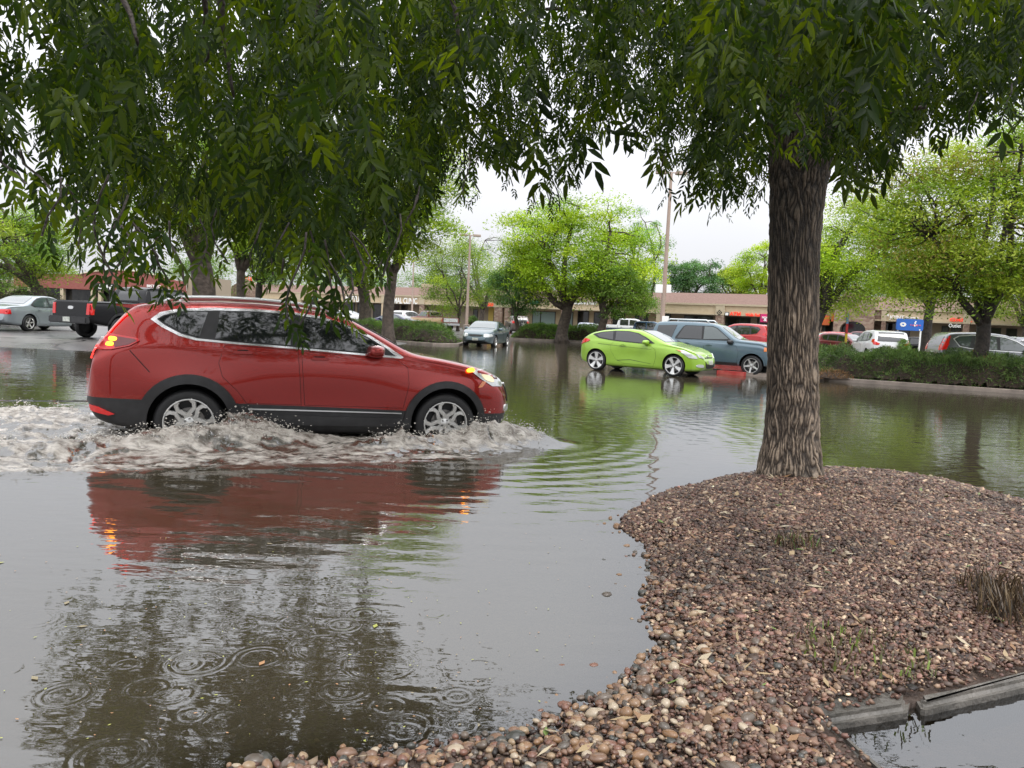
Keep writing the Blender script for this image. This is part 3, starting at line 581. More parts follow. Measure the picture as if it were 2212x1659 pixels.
def make_car(name, label, cat, sp, pos, heading, pm, group=None, rim='rim', style='five', detail=2):
    """pos = centre of the rear axle on the ground; heading = direction the car points, radians from +X"""
    if name not in ('red_crossover', 'green_hatchback', 'blue_suv', 'grey_sedan'):
        mid = (pos[0]+math.cos(heading)*sp['wb']/2, pos[1]+math.sin(heading)*sp['wb']/2); pos = (pos[0], pos[1], float(ground_z(*mid))-.012)
    root = empty(name, (pos[0], pos[1], pos[2]), heading); tag(root, label, cat, group)
    me, bvh = body_mesh(sp); me2 = cut_wells(me, sp, [pm, M['well']])
    if sp.get('clad'):
        za, zc = sp['clad']; L_ = sp['wb']; bm = bmesh.new(); bm.from_mesh(me2); sl_ = (zc-za)/L_
        no = Vector((-sl_, 0, 1)).normalized(); bmesh.ops.bisect_plane(bm, geom=bm.verts[:]+bm.edges[:]+bm.faces[:], plane_co=(0, 0, za), plane_no=no)
        for f in bm.faces:
            c = f.calc_center_median()
            f.tag = (c-Vector((0, 0, za))).dot(no) < 0 and f.material_index == 0
        low = bm.copy(); bmesh.ops.delete(low, geom=[f for f in low.faces if not f.tag], context='FACES')
        bmesh.ops.delete(bm, geom=[f for f in bm.faces if f.tag], context='FACES')
        m_l = bpy.data.meshes.new('lower_cladding'); low.to_mesh(m_l); low.free(); bm.to_mesh(me2); bm.free()
        m_l.materials.clear(); lo_ = link('lower_cladding', m_l, root, M['black'])
        m_l.polygons.foreach_set('material_index', [0]*len(m_l.polygons)); m_l.polygons.foreach_set('use_smooth', [True]*len(m_l.polygons)); m_l.set_sharp_from_angle(angle=math.radians(38))
    me2.polygons.foreach_set('use_smooth', [True]*len(me2.polygons)); me2.set_sharp_from_angle(angle=math.radians(38)); me2.name = 'body'
    body = link('body', me2, root)
    # wheels
    tm, rm = wheel_meshes(sp['rt'], sp['rr'], sp.get('tw', .22), style, rim)
    for xa in (0, sp['wb']):
        for s in (-1, 1):
            w_ = link('wheel', tm, root); w_.location = (xa, s*(sp['W']-.13), sp['rt']); w_.rotation_euler = (0, random.uniform(-.5, .5) if s < 0 else random.uniform(0, 6), 0 if s < 0 else math.pi)
            link('rim', rm, w_)
    def both(fn):
        for d in ('R', 'L'): fn(d)
    # doors: a thin shut line with the panel standing over it
    for dp in sp.get('doors', ()):
        for d in ('R', 'L'):
            if detail >= 2:
                patch(bvh, 'door_gap', dp['poly'], d, M['seam'], root, .0015, .12, .004)
                dr = patch(bvh, 'door', grow(dp['poly'], -.005), d, pm, root, .0035, .07, .004)
            else: dr = root
            if dp.get('handle'):
                hx, hz = dp['handle']; loc, no, _, _ = bvh.ray_cast(Vector((hx, -3 if d == 'R' else 3, hz)), Vector((0, 1 if d == 'R' else -1, 0)))
                if loc is not None:
                    s = -1 if d == 'R' else 1; b = MB(); b.box(hx-.105, hx+.105, loc.y+s*.022-.016, loc.y+s*.022+.016, hz-.016, hz+.018, 0, .012)
                    b.box(hx-.07, hx+.05, loc.y-.004, loc.y+.006, hz-.03, hz+.03, 1, .004)
                    b.build('door_handle', [sp.get('hm') or pm, M['seam']], dr, True, 40)
    for (nm, poly, mt, off) in sp.get('side', ()):
        for d in ('R', 'L'): patch(bvh, nm, poly, d, M[mt] if isinstance(mt, str) else mt, root, off)
    for (nm, poly, mt, off, dd, mir) in sp.get('ends', ()):
        mt_ = M[mt] if isinstance(mt, str) else mt
        patch(bvh, nm, poly, dd, mt_, root, off)
        if mir: patch(bvh, nm, [(a, -b) for a, b in poly] if dd == 'T' else [(-a, b) for a, b in poly], dd, mt_, root, off)
    if sp.get('mirror'):
        x, y, z = sp['mirror']
        for s in (-1, 1): mirror_part(root, x, y, z, s, sp.get('mm') or pm, sp.get('msize', 1.))
    root['_'] = 1; del root['_']
    return root, bvh
def scale_spec(sp, fx=1., fz=1., fy=1., **kw):
    """stretch a specification"""
    q = dict(sp); sc = lambda L_: [(a*fx, b*fz) for a, b in L_]
    for k in ('top', 'bot', 'belt'): q[k] = sc(sp[k])
    q['plan'] = [(a*fx, b*fy) for a, b in sp['plan']]
    q['doors'] = [dict(poly=sc(d['poly']), handle=(d['handle'][0]*fx, d['handle'][1]*fz) if d.get('handle') else None) for d in sp.get('doors', ())]
    q['side'] = [(n, sc(p), m_, o) for n, p, m_, o in sp.get('side', ())]
    q['ends'] = [(n, [(a*fx, b*fy) for a, b in p] if dd == 'T' else [(a*fy, b*fz) for a, b in p], m_, o, dd, mi) for n, p, m_, o, dd, mi in sp.get('ends', ())]
    if sp.get('mirror'): q['mirror'] = (sp['mirror'][0]*fx, sp['mirror'][1]*fy, sp['mirror'][2]*fz)
    q['wb'] = sp['wb']*fx; q['W'] = sp['W']*fy
    if sp.get('clad'): q['clad'] = (sp['clad'][0]*fz, sp['clad'][1]*fz)
    q.update(kw); return q
def center_pos(sp, c, heading, z):
    """rear axle position from the middle of the wheelbase"""
    return (c[0]-math.cos(heading)*sp['wb']/2, c[1]-math.sin(heading)*sp['wb']/2, z)
# ---- the crossover in the foreground
HS = HWB/2.66
hero = dict(wb=HWB, W=.925, rt=.375, rr=.262, rw=.445, tum=.30,
    top=[(-1.05, .66), (-1.03, .80), (-1.0, 1.0), (-.965, 1.16), (-.90, 1.27), (-.78, 1.45), (-.64, 1.62), (-.56, 1.665), (-.36, 1.70), (-.1, 1.728), (.27, 1.745), (.7, 1.745), (1.14, 1.722), (1.5, 1.672), (1.76, 1.60), (2.10, 1.43), (2.46, 1.235), (2.6, 1.20), (2.85, 1.165), (3.12, 1.115), (3.35, 1.065), (3.56, .985), (3.70, .90), (3.77, .76), (3.79, .60)],
    bot=[(-1.05, .56), (-1.0, .44), (-.9, .37), (-.7, .32), (-.45, .27), (.5, .24), (2.4, .235), (3.2, .24), (3.6, .27), (3.73, .34), (3.79, .50)],
    belt=[(-1.05, 1.0), (-.9, 1.13), (-.6, 1.26), (-.2, 1.285), (.2, 1.265), (.6, 1.24), (1.2, 1.21), (2.0, 1.155), (2.45, 1.12), (2.8, 1.08), (3.2, 1.0), (3.55, .90), (3.79, .64)],
    plan=[(-1.05, .72), (-1.03, .80), (-.96, .865), (-.82, .905), (-.5, .92), (-.1, .927), (.8, .918), (1.8, .918), (2.7, .922), (3.05, .915), (3.3, .885), (3.52, .83), (3.66, .76), (3.75, .66), (3.79, .56)],
    bulge=[(0, .03, .48, .78), (HWB, .03, .48, .74), (1.45, -.018, .75, .62)], clad=(.615, .515),
    mirror=(2.03, .88, 1.235), mm=None)
dr1 = [(.36, 1.255), (1.15, 1.215), (1.18, .9), (1.20, .585), (.60, .60), (.50, .74), (.34, .90), (.30, 1.05)]
dr2 = [(1.185, 1.212), (2.30, 1.135), (2.42, 1.05), (2.44, .85), (2.38, .56), (1.235, .583), (1.21, .9)]
hero['doors'] = [dict(poly=dr1, handle=(.56, 1.175)), dict(poly=dr2, handle=(1.40, 1.125))]
chU = [(-.405, 1.505), (-.31, 1.585), (-.12, 1.632), (.27, 1.660), (.7, 1.665), (1.1, 1.648), (1.38, 1.615), (1.68, 1.54), (1.97, 1.415), (2.19, 1.285), (2.37, 1.17)]
chL = [(2.34, 1.155), (1.98, 1.175), (1.5, 1.205), (1.04, 1.235), (.49, 1.262), (.06, 1.292), (-.11, 1.335), (-.29, 1.425)]
hero['side'] = [('window_trim', chU+chL, 'chrome', .006),
    ('window_surround', [(-.34, 1.508), (-.27, 1.556), (-.10, 1.602), (.27, 1.63), (.7, 1.637), (1.1, 1.62), (1.38, 1.588), (1.67, 1.513), (1.95, 1.392), (2.16, 1.27), (2.27, 1.185), (1.98, 1.198), (1.5, 1.228), (1.04, 1.258), (.49, 1.286), (.08, 1.316), (-.09, 1.36), (-.25, 1.442)], 'black', .010),
    ('quarter_window', [(-.32, 1.508), (-.26, 1.546), (-.10, 1.590), (.18, 1.612), (.10, 1.336), (.08, 1.332), (-.07, 1.372), (-.22, 1.452)], 'glass', .014),
    ('side_window', [(.30, 1.620), (.7, 1.627), (1.06, 1.612), (1.07, 1.27), (.49, 1.298), (.26, 1.315)], 'glass', .014),
    ('side_window', [(1.19, 1.600), (1.38, 1.576), (1.66, 1.502), (1.94, 1.380), (2.10, 1.285), (2.12, 1.202), (1.98, 1.212), (1.5, 1.240), (1.19, 1.258)], 'glass', .014),
    ('wheel_arch_trim', arc_ring(0, .385, .43, .535, -8, 188), 'black', .012),
    ('wheel_arch_trim', arc_ring(HWB, .385, .43, .515, -8, 188), 'black', .012),
    ('sill_step', [(.55, .48), (2.35, .44), (2.30, .34), (.62, .36)], 'black', .02),
    ('door_moulding', [(.62, .545), (2.36, .505), (2.36, .495), (.62, .53)], 'chromesat', .012),
    ('reflector', [(3.36, .90), (3.42, .90), (3.36, .83), (3.30, .82)], 'amber', .008),
    ('tail_lamp', [(-1.02, 1.36), (-.86, 1.345), (-.52, 1.295), (-.50, 1.27), (-.60, 1.21), (-.78, 1.165), (-1.04, 1.15)], 'red_lamp', .012),
    ('tail_lamp_lens', [(-.80, 1.315), (-.55, 1.283), (-.53, 1.268), (-.61, 1.222), (-.74, 1.19)], 'red_dark', .016),
    ('turn_signal', rpoly([(-.795, 1.302), (-.73, 1.295), (-.735, 1.262), (-.80, 1.262)]), 'amber_lit', .020),
    ('turn_signal', rpoly([(-.815, 1.247), (-.76, 1.242), (-.765, 1.207), (-.83, 1.21)]), 'amber_lit', .020),
    ('tail_lamp', [(-.98, 1.36), (-.87, 1.35), (-.66, 1.625), (-.71, 1.64)], 'red_lit', .012),
    ('headlamp', [(3.20, 1.035), (3.38, 1.045), (3.56, .985), (3.66, .90), (3.66, .83), (3.5, .84), (3.34, .93)], 'lamp', .008),
    ('headlamp_bulb', rpoly([(3.36, .99), (3.50, .955), (3.52, .89), (3.40, .92)]), 'lamp_warm', .014),
    ('turn_signal', rpoly([(3.16, 1.045), (3.23, 1.06), (3.25, 1.025), (3.17, 1.01)]), 'amber_lit', .016),
    ('rear_reflector', [(-1.0, .565), (-.90, .545), (-.74, .47), (-.80, .455), (-.99, .50)], 'red_lamp', .014),
    ('bumper_seam', [(-.60, 1.16), (-.40, .93), (-.394, .935), (-.594, 1.165)], 'seam', .003)]
hero['ends'] = [('windscreen', [(1.62, -.60), (1.62, .60), (2.4, .76), (2.4, -.76)], 'glass', .008, 'T', False),
    ('rear_window', [(-.62, 1.22), (.62, 1.22), (.56, 1.56), (-.56, 1.56)], 'glass', .008, 'B', False),
    ('reverse_lamp', [(.60, 1.19), (.72, 1.18), (.72, 1.29), (.60, 1.28)], 'white_lamp', .016, 'B', True),
    ('tail_lamp', [(.60, 1.04), (.80, 1.06), (.80, 1.19), (.60, 1.18)], 'red_lit', .012, 'B', True),
    ('licence_plate', [(-.16, .86), (.16, .86), (.16, 1.0), (-.16, 1.0)], 'plate', .012, 'B', False),
    ('grille', [(-.55, .62), (.55, .62), (.60, .84), (-.60, .84)], 'black', .012, 'F', False),
    ('grille_bar', [(-.52, .80), (.52, .80), (.58, .86), (-.58, .86)], 'chrome', .02, 'F', False),
    ('bumper_trim', [(-.5, .42), (.5, .42), (.5, .45), (-.5, .45)], 'chromesat', .012, 'F', False),
    ('fog_lamp', rpoly([(.60, .52), (.70, .52), (.70, .59), (.60, .59)]), 'lamp', .012, 'F', True)]
red = paint('candy_red_paint', (.31, .012, .007), .68, .26)
hh = math.atan2(hax[1], hax[0])
HC, hb = make_car('red_crossover', 'red crossover driving through the flood water, throwing up a wake', 'car', hero, (HORG[0], HORG[1], -.178), hh, red, style='fork')
# roof rails, spoiler, antenna, wiper, exhaust
for s in (-1, 1):
    b = MB(); pts = []
    for x in np.linspace(-.30, 1.55, 26):
        loc, *_ = hb.ray_cast(Vector((x, s*.62, 3)), Vector((0, 0, -1))); t = min(1, (x+.30)/.12, (1.55-x)/.12); pts.append((x, s*.625, loc.z+.045*max(0, t)**.5-.004))
    b.tube(pts, [.022]*26, 8); b.build('roof_rail', M['chromesat'], HC, True)
b = MB(); b.add([(-.62, -.62, 1.655), (-.62, .62, 1.655), (-.80, .58, 1.655), (-.80, -.58, 1.655), (-.55, -.64, 1.60), (-.55, .64, 1.60), (-.78, .58, 1.635), (-.78, -.58, 1.635), (-.30, -.62, 1.70), (-.30, .62, 1.70)],
      [(0, 3, 2, 1), (4, 5, 6, 7), (2, 3, 7, 6), (0, 4, 7, 3), (1, 2, 6, 5), (8, 0, 1, 9), (8, 4, 0), (9, 1, 5)]); sp_ = b.build('spoiler', red, HC)
b = MB(); b.lathe([(.001, .08), (.02, .06), (.05, .03), (.055, 0)], 'z', (-.25, 0, 1.70), 12); b.build('antenna_fin', red, HC, True)
b = MB(); b.tube([(-.92, -.45, .40), (-1.06, -.45, .385)], .04, 12); b.build('exhaust', M['chromesat'], HC, True)

# ---- templates
suv = dict(wb=2.65, W=.90, rt=.35, rr=.235, rw=.405, tum=.27,
    top=[(-.93, .70), (-.92, .95), (-.88, 1.15), (-.72, 1.50), (-.62, 1.62), (-.4, 1.66), (.3, 1.70), (.9, 1.69), (1.3, 1.65), (1.62, 1.53), (2.25, 1.17), (2.4, 1.13), (2.8, 1.08), (3.2, .98), (3.42, .87), (3.5, .74), (3.54, .60)],
    bot=[(-.93, .50), (-.85, .36), (-.5, .27), (.5, .22), (2.3, .22), (3.1, .22), (3.4, .30), (3.54, .46)],
    belt=[(-.93, 1.0), (-.4, 1.10), (.5, 1.07), (1.5, 1.04), (2.3, 1.0), (2.9, .93), (3.54, .66)],
    plan=[(-.93, .72), (-.86, .82), (-.6, .88), (0, .90), (2.4, .90), (2.9, .88), (3.25, .80), (3.45, .68), (3.54, .52)],
    mirror=(1.92, .86, 1.10))
suv['doors'] = [dict(poly=[(.30, 1.05), (1.02, 1.03), (1.02, .36), (.52, .36), (.42, .62), (.26, .82)], handle=(.44, .97)), dict(poly=[(1.04, 1.03), (2.10, .99), (2.20, .8), (2.16, .36), (1.04, .36)], handle=(1.20, .95))]
suv['side'] = [('window_surround', [(-.46, 1.42), (-.30, 1.52), (.2, 1.575), (.8, 1.58), (1.22, 1.545), (1.6, 1.42), (2.08, 1.13), (1.98, 1.065), (1.0, 1.085), (.1, 1.115), (-.28, 1.18)], 'black', .007),
    ('quarter_window', [(-.42, 1.41), (-.28, 1.50), (.12, 1.55), (.04, 1.15), (-.24, 1.20)], 'glass', .011), ('side_window', [(.20, 1.552), (.8, 1.56), (.92, 1.552), (.96, 1.105), (.18, 1.135)], 'glass', .011),
    ('side_window', [(1.05, 1.54), (1.22, 1.525), (1.58, 1.40), (1.96, 1.16), (1.93, 1.085), (1.05, 1.103)], 'glass', .011),
    ('tail_lamp', [(-.9, 1.26), (-.62, 1.22), (-.60, 1.10), (-.90, 1.0)], 'red_lamp', .01),
    ('headlamp', [(3.0, .94), (3.34, .86), (3.40, .76), (3.1, .82)], 'lamp', .008), ('side_marker', [(2.98, .80), (3.06, .78), (3.04, .74), (2.97, .75)], 'amber', .008)]
suv['ends'] = [('windscreen', [(1.58, -.56), (1.58, .56), (2.2, .72), (2.2, -.72)], 'glass2', .008, 'T', False),
    ('rear_window', [(-.62, 1.12), (.62, 1.12), (.55, 1.50), (-.55, 1.50)], 'glass', .008, 'B', False),
    ('tail_lamp', [(.58, 1.0), (.80, 1.0), (.80, 1.24), (.58, 1.18)], 'red_lamp', .01, 'B', True),
    ('licence_plate', [(-.16, .80), (.16, .80), (.16, .95), (-.16, .95)], 'plate', .012, 'B', False),
    ('grille', [(-.42, .60), (.42, .60), (.46, .80), (-.46, .80)], 'black', .008, 'F', False),
    ('headlamp', [(.50, .66), (.74, .68), (.78, .84), (.50, .82)], 'lamp', .009, 'F', True)]
sedan = dict(wb=2.85, W=.91, rt=.33, rr=.215, rw=.38, tum=.42, sig=.045,
    top=[(-1.15, .62), (-1.13, .84), (-1.05, .94), (-.8, .99), (-.30, 1.03), (.05, 1.14), (.55, 1.35), (.85, 1.42), (1.25, 1.44), (1.6, 1.41), (1.9, 1.31), (2.5, 1.03), (2.65, .99), (3.1, .94), (3.5, .86), (3.75, .75), (3.85, .62), (3.88, .52)],
    bot=[(-1.15, .42), (-1.0, .30), (-.6, .23), (.5, .19), (2.4, .19), (3.3, .20), (3.7, .26), (3.88, .40)],
    belt=[(-1.15, .86), (-.6, .93), (.5, .92), (1.5, .91), (2.6, .90), (3.2, .84), (3.88, .58)],
    plan=[(-1.15, .66), (-1.05, .78), (-.7, .87), (0, .905), (2.6, .905), (3.2, .87), (3.55, .78), (3.78, .64), (3.88, .50)],
    mirror=(2.12, .86, 1.0))
sedan['doors'] = [dict(poly=[(.36, .93), (1.12, .92), (1.12, .30), (.56, .30), (.46, .55), (.30, .70)], handle=(.50, .83)), dict(poly=[(1.14, .92), (2.25, .91), (2.36, .75), (2.32, .30), (1.14, .30)], handle=(1.30, .83))]
sedan['side'] = [('window_surround', [(.12, 1.04), (.38, 1.21), (.62, 1.32), (.9, 1.37), (1.3, 1.38), (1.62, 1.34), (1.9, 1.24), (2.32, 1.0), (2.28, .955), (1.2, .955), (.3, .965)], 'black', .007),
    ('side_window', [(.22, 1.05), (.42, 1.19), (.65, 1.29), (.92, 1.345), (1.10, 1.352), (1.12, .975), (.34, .985)], 'glass2', .011), ('side_window', [(1.18, 1.355), (1.3, 1.355), (1.6, 1.318), (1.87, 1.225), (2.2, 1.02), (2.18, .972), (1.18, .975)], 'glass2', .011),
    ('tail_lamp', [(-1.12, .84), (-.92, .84), (-.90, .68), (-1.12, .66)], 'red_lamp', .01), ('headlamp', [(3.45, .76), (3.68, .72), (3.70, .60), (3.48, .62)], 'lamp', .008)]
sedan['ends'] = [('windscreen', [(1.80, -.56), (1.80, .56), (2.46, .73), (2.46, -.73)], 'glass2', .008, 'T', False), ('rear_window', [(-.12, -.68), (-.12, .68), (.56, .54), (.56, -.54)], 'glass2', .008, 'T', False),
    ('tail_lamp', [(.42, .68), (.80, .68), (.80, .86), (.42, .84)], 'red_lamp', .01, 'B', True), ('licence_plate', [(-.16, .50), (.16, .50), (.16, .64), (-.16, .64)], 'plate', .012, 'B', False),
    ('grille', rpoly([(-.26, .60), (.26, .60), (.30, .69), (-.30, .69)]), 'black', .01, 'F', False), ('headlamp', rpoly([(.46, .58), (.80, .60), (.80, .72), (.46, .74)]), 'lamp', .012, 'F', True),
    ('licence_plate', [(-.16, .38), (.16, .38), (.16, .52), (-.16, .52)], 'plate', .014, 'F', False), ('bumper_slot', [(-.62, .30), (.62, .30), (.62, .35), (-.62, .35)], 'black', .008, 'F', False)]
pick = dict(wb=3.6, W=.98, rt=.40, rr=.25, rw=.48, tum=.22, sig=.015,
    top=[(-1.22, .72), (-1.21, 1.28), (-1.16, 1.33), (1.0, 1.33), (1.03, 1.36), (1.10, 1.70), (1.22, 1.88), (1.5, 1.93), (2.6, 1.93), (2.95, 1.84), (3.5, 1.38), (3.62, 1.32), (4.35, 1.24), (4.55, 1.12), (4.60, .8), (4.62, .70)],
    bot=[(-1.22, .66), (-1.1, .60), (-.6, .50), (.5, .42), (3.0, .42), (4.0, .46), (4.5, .50), (4.62, .60)],
    belt=[(-1.22, 1.24), (1.0, 1.26), (2.8, 1.26), (3.6, 1.22), (4.3, 1.14), (4.62, .9)],
    plan=[(-1.22, .95), (-1.1, .975), (0, .985), (3.6, .985), (4.2, .96), (4.5, .86), (4.62, .76)],
    mirror=(3.05, .98, 1.36), msize=1.4)
pick['doors'] = [dict(poly=[(1.28, 1.25), (2.08, 1.25), (2.08, .56), (1.28, .56)], handle=(1.42, 1.16)), dict(poly=[(2.10, 1.25), (3.12, 1.25), (3.16, .56), (2.10, .56)], handle=(2.25, 1.16))]
pick['side'] = [('side_window', [(1.30, 1.78), (2.0, 1.82), (2.02, 1.33), (1.28, 1.33)], 'glass', .010), ('side_window', [(2.12, 1.82), (2.62, 1.80), (2.86, 1.70), (3.20, 1.38), (3.18, 1.33), (2.10, 1.33)], 'glass', .010),
    ('wheel_arch_trim', arc_ring(0, .41, .47, .55, 0, 180), 'black', .012), ('bed_gap', [(1.055, 1.30), (1.075, 1.30), (1.075, .46), (1.055, .46)], 'seam', .004),
    ('tail_lamp', [(-1.20, 1.24), (-1.02, 1.24), (-1.06, 1.10), (-1.08, .86), (-1.20, .86)], 'red_lamp', .012), ('headlamp', [(4.25, 1.12), (4.48, 1.06), (4.5, .84), (4.3, .84)], 'lamp', .008)]
pick['ends'] = [('windscreen', [(2.88, -.66), (2.88, .66), (3.42, .78), (3.42, -.78)], 'glass2', .008, 'T', False), ('rear_window', [(-.55, 1.42), (.55, 1.42), (.5, 1.76), (-.5, 1.76)], 'glass', .008, 'B', False),
    ('tail_lamp', [(.78, .86), (.93, .86), (.93, 1.24), (.80, 1.24)], 'red_lamp', .014, 'B', True), ('tailgate', [(-.76, .82), (.76, .82), (.76, 1.27), (-.76, 1.27)], None, .006, 'B', False),
    ('bed_cover', [(-1.12, -.80), (-1.12, .80), (.96, .80), (.96, -.80)], 'black', .004, 'T', False), ('grille', [(-.6, .72), (.6, .72), (.62, 1.08), (-.62, 1.08)], 'chromesat', .01, 'F', False), ('headlamp', [(.64, .84), (.84, .84), (.84, 1.08), (.64, 1.08)], 'lamp', .012, 'F', True)]
def with_paint(sp, pm):
    q = dict(sp); q['ends'] = [(n, p, pm if m_ is None else m_, o, dd, mi) for n, p, m_, o, dd, mi in sp['ends']]; q['side'] = [(n, p, pm if m_ is None else m_, o) for n, p, m_, o in sp['side']]; return q
# hatchback coupe
vel = dict(wb=2.65, W=.895, rt=.335, rr=.258, rw=.37, tum=.34, sig=.05, tw=.23,
    top=[(-.70, .60), (-.69, .82), (-.64, .98), (-.50, 1.10), (-.25, 1.23), (.15, 1.325), (.7, 1.385), (1.1, 1.395), (1.45, 1.36), (1.8, 1.24), (2.35, 1.01), (2.5, .97), (2.9, .90), (3.2, .80), (3.38, .70), (3.46, .58), (3.50, .50)],
    bot=[(-.70, .40), (-.62, .28), (-.4, .22), (.5, .17), (2.3, .17), (3.1, .17), (3.4, .20), (3.50, .32)],
    belt=[(-.70, .84), (-.3, 1.0), (.1, 1.02), (.8, .96), (1.6, .92), (2.4, .90), (2.9, .84), (3.3, .70), (3.50, .52)],
    plan=[(-.70, .62), (-.64, .74), (-.45, .83), (-.1, .885), (.6, .88), (2.0, .875), (2.65, .895), (3.0, .87), (3.25, .78), (3.42, .62), (3.50, .44)],
    bulge=[(0, .04, .42, .66), (2.65, .035, .42, .64), (1.3, -.03, .6, .55)], mirror=(1.72, .84, 1.0),
    doors=[dict(poly=[(.62, .985), (1.75, .94), (2.02, .80), (2.06, .55), (1.98, .27), (.95, .30), (.70, .40), (.52, .66), (.50, .86)], handle=(.92, .86))])
vel['side'] = [('window_surround', [(-.20, 1.17), (.12, 1.255), (.6, 1.315), (1.05, 1.32), (1.38, 1.27), (1.70, 1.14), (1.98, .98), (1.6, .955), (1.0, .97), (.5, 1.0), (.05, 1.055)], 'black', .007),
    ('quarter_window', [(-.05, 1.16), (.14, 1.23), (.52, 1.285), (.56, 1.02), (.08, 1.08)], 'glass', .011), ('side_window', [(.62, 1.295), (1.04, 1.30), (1.36, 1.25), (1.66, 1.125), (1.82, 1.02), (1.6, .972), (.64, 1.012)], 'glass', .011),
    ('tail_lamp', rpoly([(-.66, .96), (-.42, 1.02), (-.26, .97), (-.40, .90), (-.66, .84)]), 'red_lamp', .012),
    ('headlamp', [(2.78, .82), (2.95, .83), (3.3, .66), (3.34, .58), (3.12, .60), (2.98, .70)], 'lamp', .010), ('side_marker', [(2.70, .835), (2.84, .815), (2.90, .77), (2.80, .79)], 'amber', .012),
    ('door_crease_shade', [(.75, .385), (1.2, .43), (1.9, .345), (1.9, .338), (1.2, .415), (.75, .37)], 'seam', .006), ('body_crease_shade', [(.05, .885), (.9, .83), (1.9, .79), (1.9, .785), (.9, .823), (.05, .878)], 'seam', .005)]  # thin dark strips stand in for the shade along the creases
vel['ends'] = [('windscreen', [(1.42, -.52), (1.42, .52), (2.28, .70), (2.28, -.70)], 'glass2', .008, 'T', False), ('rear_window', [(-.40, -.5), (-.40, .5), (.2, .5), (.2, -.5)], 'glass', .008, 'T', False), ('sunroof', [(.75, -.40), (.75, .40), (1.3, .40), (1.3, -.40)], 'glass2', .006, 'T', False),
    ('headlamp', [(.44, .58), (.66, .62), (.72, .74), (.50, .66)], 'lamp', .012, 'F', True),
    ('grille', rpoly([(-.42, .50), (-.34, .32), (0, .28), (.34, .32), (.42, .50), (.30, .42), (-.30, .42)], 3), 'black', .012, 'F', False), ('upper_grille', [(-.34, .60), (.34, .60), (.30, .625), (-.30, .625)], 'black', .012, 'F', False),
    ('licence_plate', [(-.16, .40), (.16, .40), (.16, .53), (-.16, .53)], 'plate', .024, 'F', False), ('fog_lamp', rpoly([(.50, .32), (.70, .34), (.68, .41), (.52, .40)]), 'lamp', .012, 'F', True), ('emblem', rpoly([(-.06, .645), (.06, .645), (.06, .69), (-.06, .69)]), 'chrome', .014, 'F', False),
    ('tail_lamp', [(.45, .80), (.74, .82), (.74, .95), (.5, .93)], 'red_lamp', .01, 'B', True)]
lime = paint('lime_paint', (.30, .52, .035), .12, .35)
vc = (G(1445, 812, 0)+G(1297, 800, 0))/2; vh = math.radians(-33)
vc = vc+np.array([-math.sin(vh), math.cos(vh), 0])*.80
make_car('green_hatchback', 'lime green three door hatchback parked in the flood water beside a grey blue SUV', 'car', vel, center_pos(vel, vc, vh, -.005), vh, lime, style='wide')
# boxy SUV
box = scale_spec(suv, 1., 1.0); box['top'] = [(-.95, .70), (-.94, 1.0), (-.90, 1.15), (-.76, 1.60), (-.66, 1.69), (-.4, 1.72), (.6, 1.74), (1.25, 1.71), (1.5, 1.64), (2.08, 1.24), (2.25, 1.19), (2.9, 1.15), (3.25, 1.06), (3.40, .95), (3.44, .75), (3.46, .62)]
box['belt'] = [(-.95, 1.08), (2.2, 1.06), (2.9, 1.02), (3.46, .8)]; box['plan'] = [(-.95, .80), (-.86, .87), (-.5, .90), (2.6, .90), (3.1, .87), (3.35, .80), (3.46, .70)]; box['tum'] = .22
box['bot'] = [(-.95, .5), (-.8, .40), (-.4, .34), (.5, .30), (2.4, .30), (3.2, .34), (3.46, .46)]
bg_ = pbr('grey_side_glass', (.05, .06, .06), .06, spec=.7, coat=.8)
box['side'] = [('quarter_window', [(-.62, 1.56), (.04, 1.60), (-.12, 1.13), (-.28, 1.10), (-.72, 1.13)], 'glass', .010), ('window_surround', [(.26, 1.55), (.34, 1.60), (1.28, 1.605), (1.44, 1.55), (1.96, 1.14), (.02, 1.12), (.02, 1.18)], 'black', .008),
    ('side_window', [(.30, 1.55), (.38, 1.58), (.92, 1.585), (.94, 1.15), (.08, 1.15)], 'glass', .012), ('side_window', [(1.0, 1.585), (1.27, 1.58), (1.42, 1.53), (1.86, 1.19), (1.0, 1.15)], 'glass2', .012),
    ('wheel_arch_trim', arc_ring(0, .36, .40, .46, -5, 185), None, .016), ('wheel_arch_trim', arc_ring(2.65, .36, .40, .46, -5, 185), None, .016),
    ('lower_moulding', [(.45, .42), (2.2, .42), (2.2, .34), (.45, .34)], 'black', .014), ('tail_lamp', [(-.92, 1.20), (-.76, 1.20), (-.78, .86), (-.93, .84)], 'red_lamp', .01),
    ('headlamp', [(3.1, 1.02), (3.32, .98), (3.36, .80), (3.12, .80)], 'lamp', .008), ('side_marker', [(3.02, .98), (3.11, .97), (3.11, .84), (3.02, .84)], 'amber', .010)]
steel = paint('steel_blue_paint', (.115, .175, .215), .4, .33)
eh = math.radians(-27); ec = G(1622, 812, 0); esp = with_paint(box, steel); epos = (ec[0]-math.cos(eh)*2.65-math.sin(eh)*.80, ec[1]-math.sin(eh)*2.65+math.cos(eh)*.80, -.005)
esp['mm'] = M['black']; EC, eb = make_car('blue_suv', 'steel blue boxy SUV with silver roof rails parked behind the green hatchback', 'car', esp, epos, eh, steel, style='five')
for s in (-1, 1):
    b = MB(); b.tube([(-.35, s*.60, 1.70), (-.28, s*.60, 1.79), (1.0, s*.60, 1.80), (1.12, s*.60, 1.71)], .024, 8); b.build('roof_rail', M['chromesat'], EC, True)
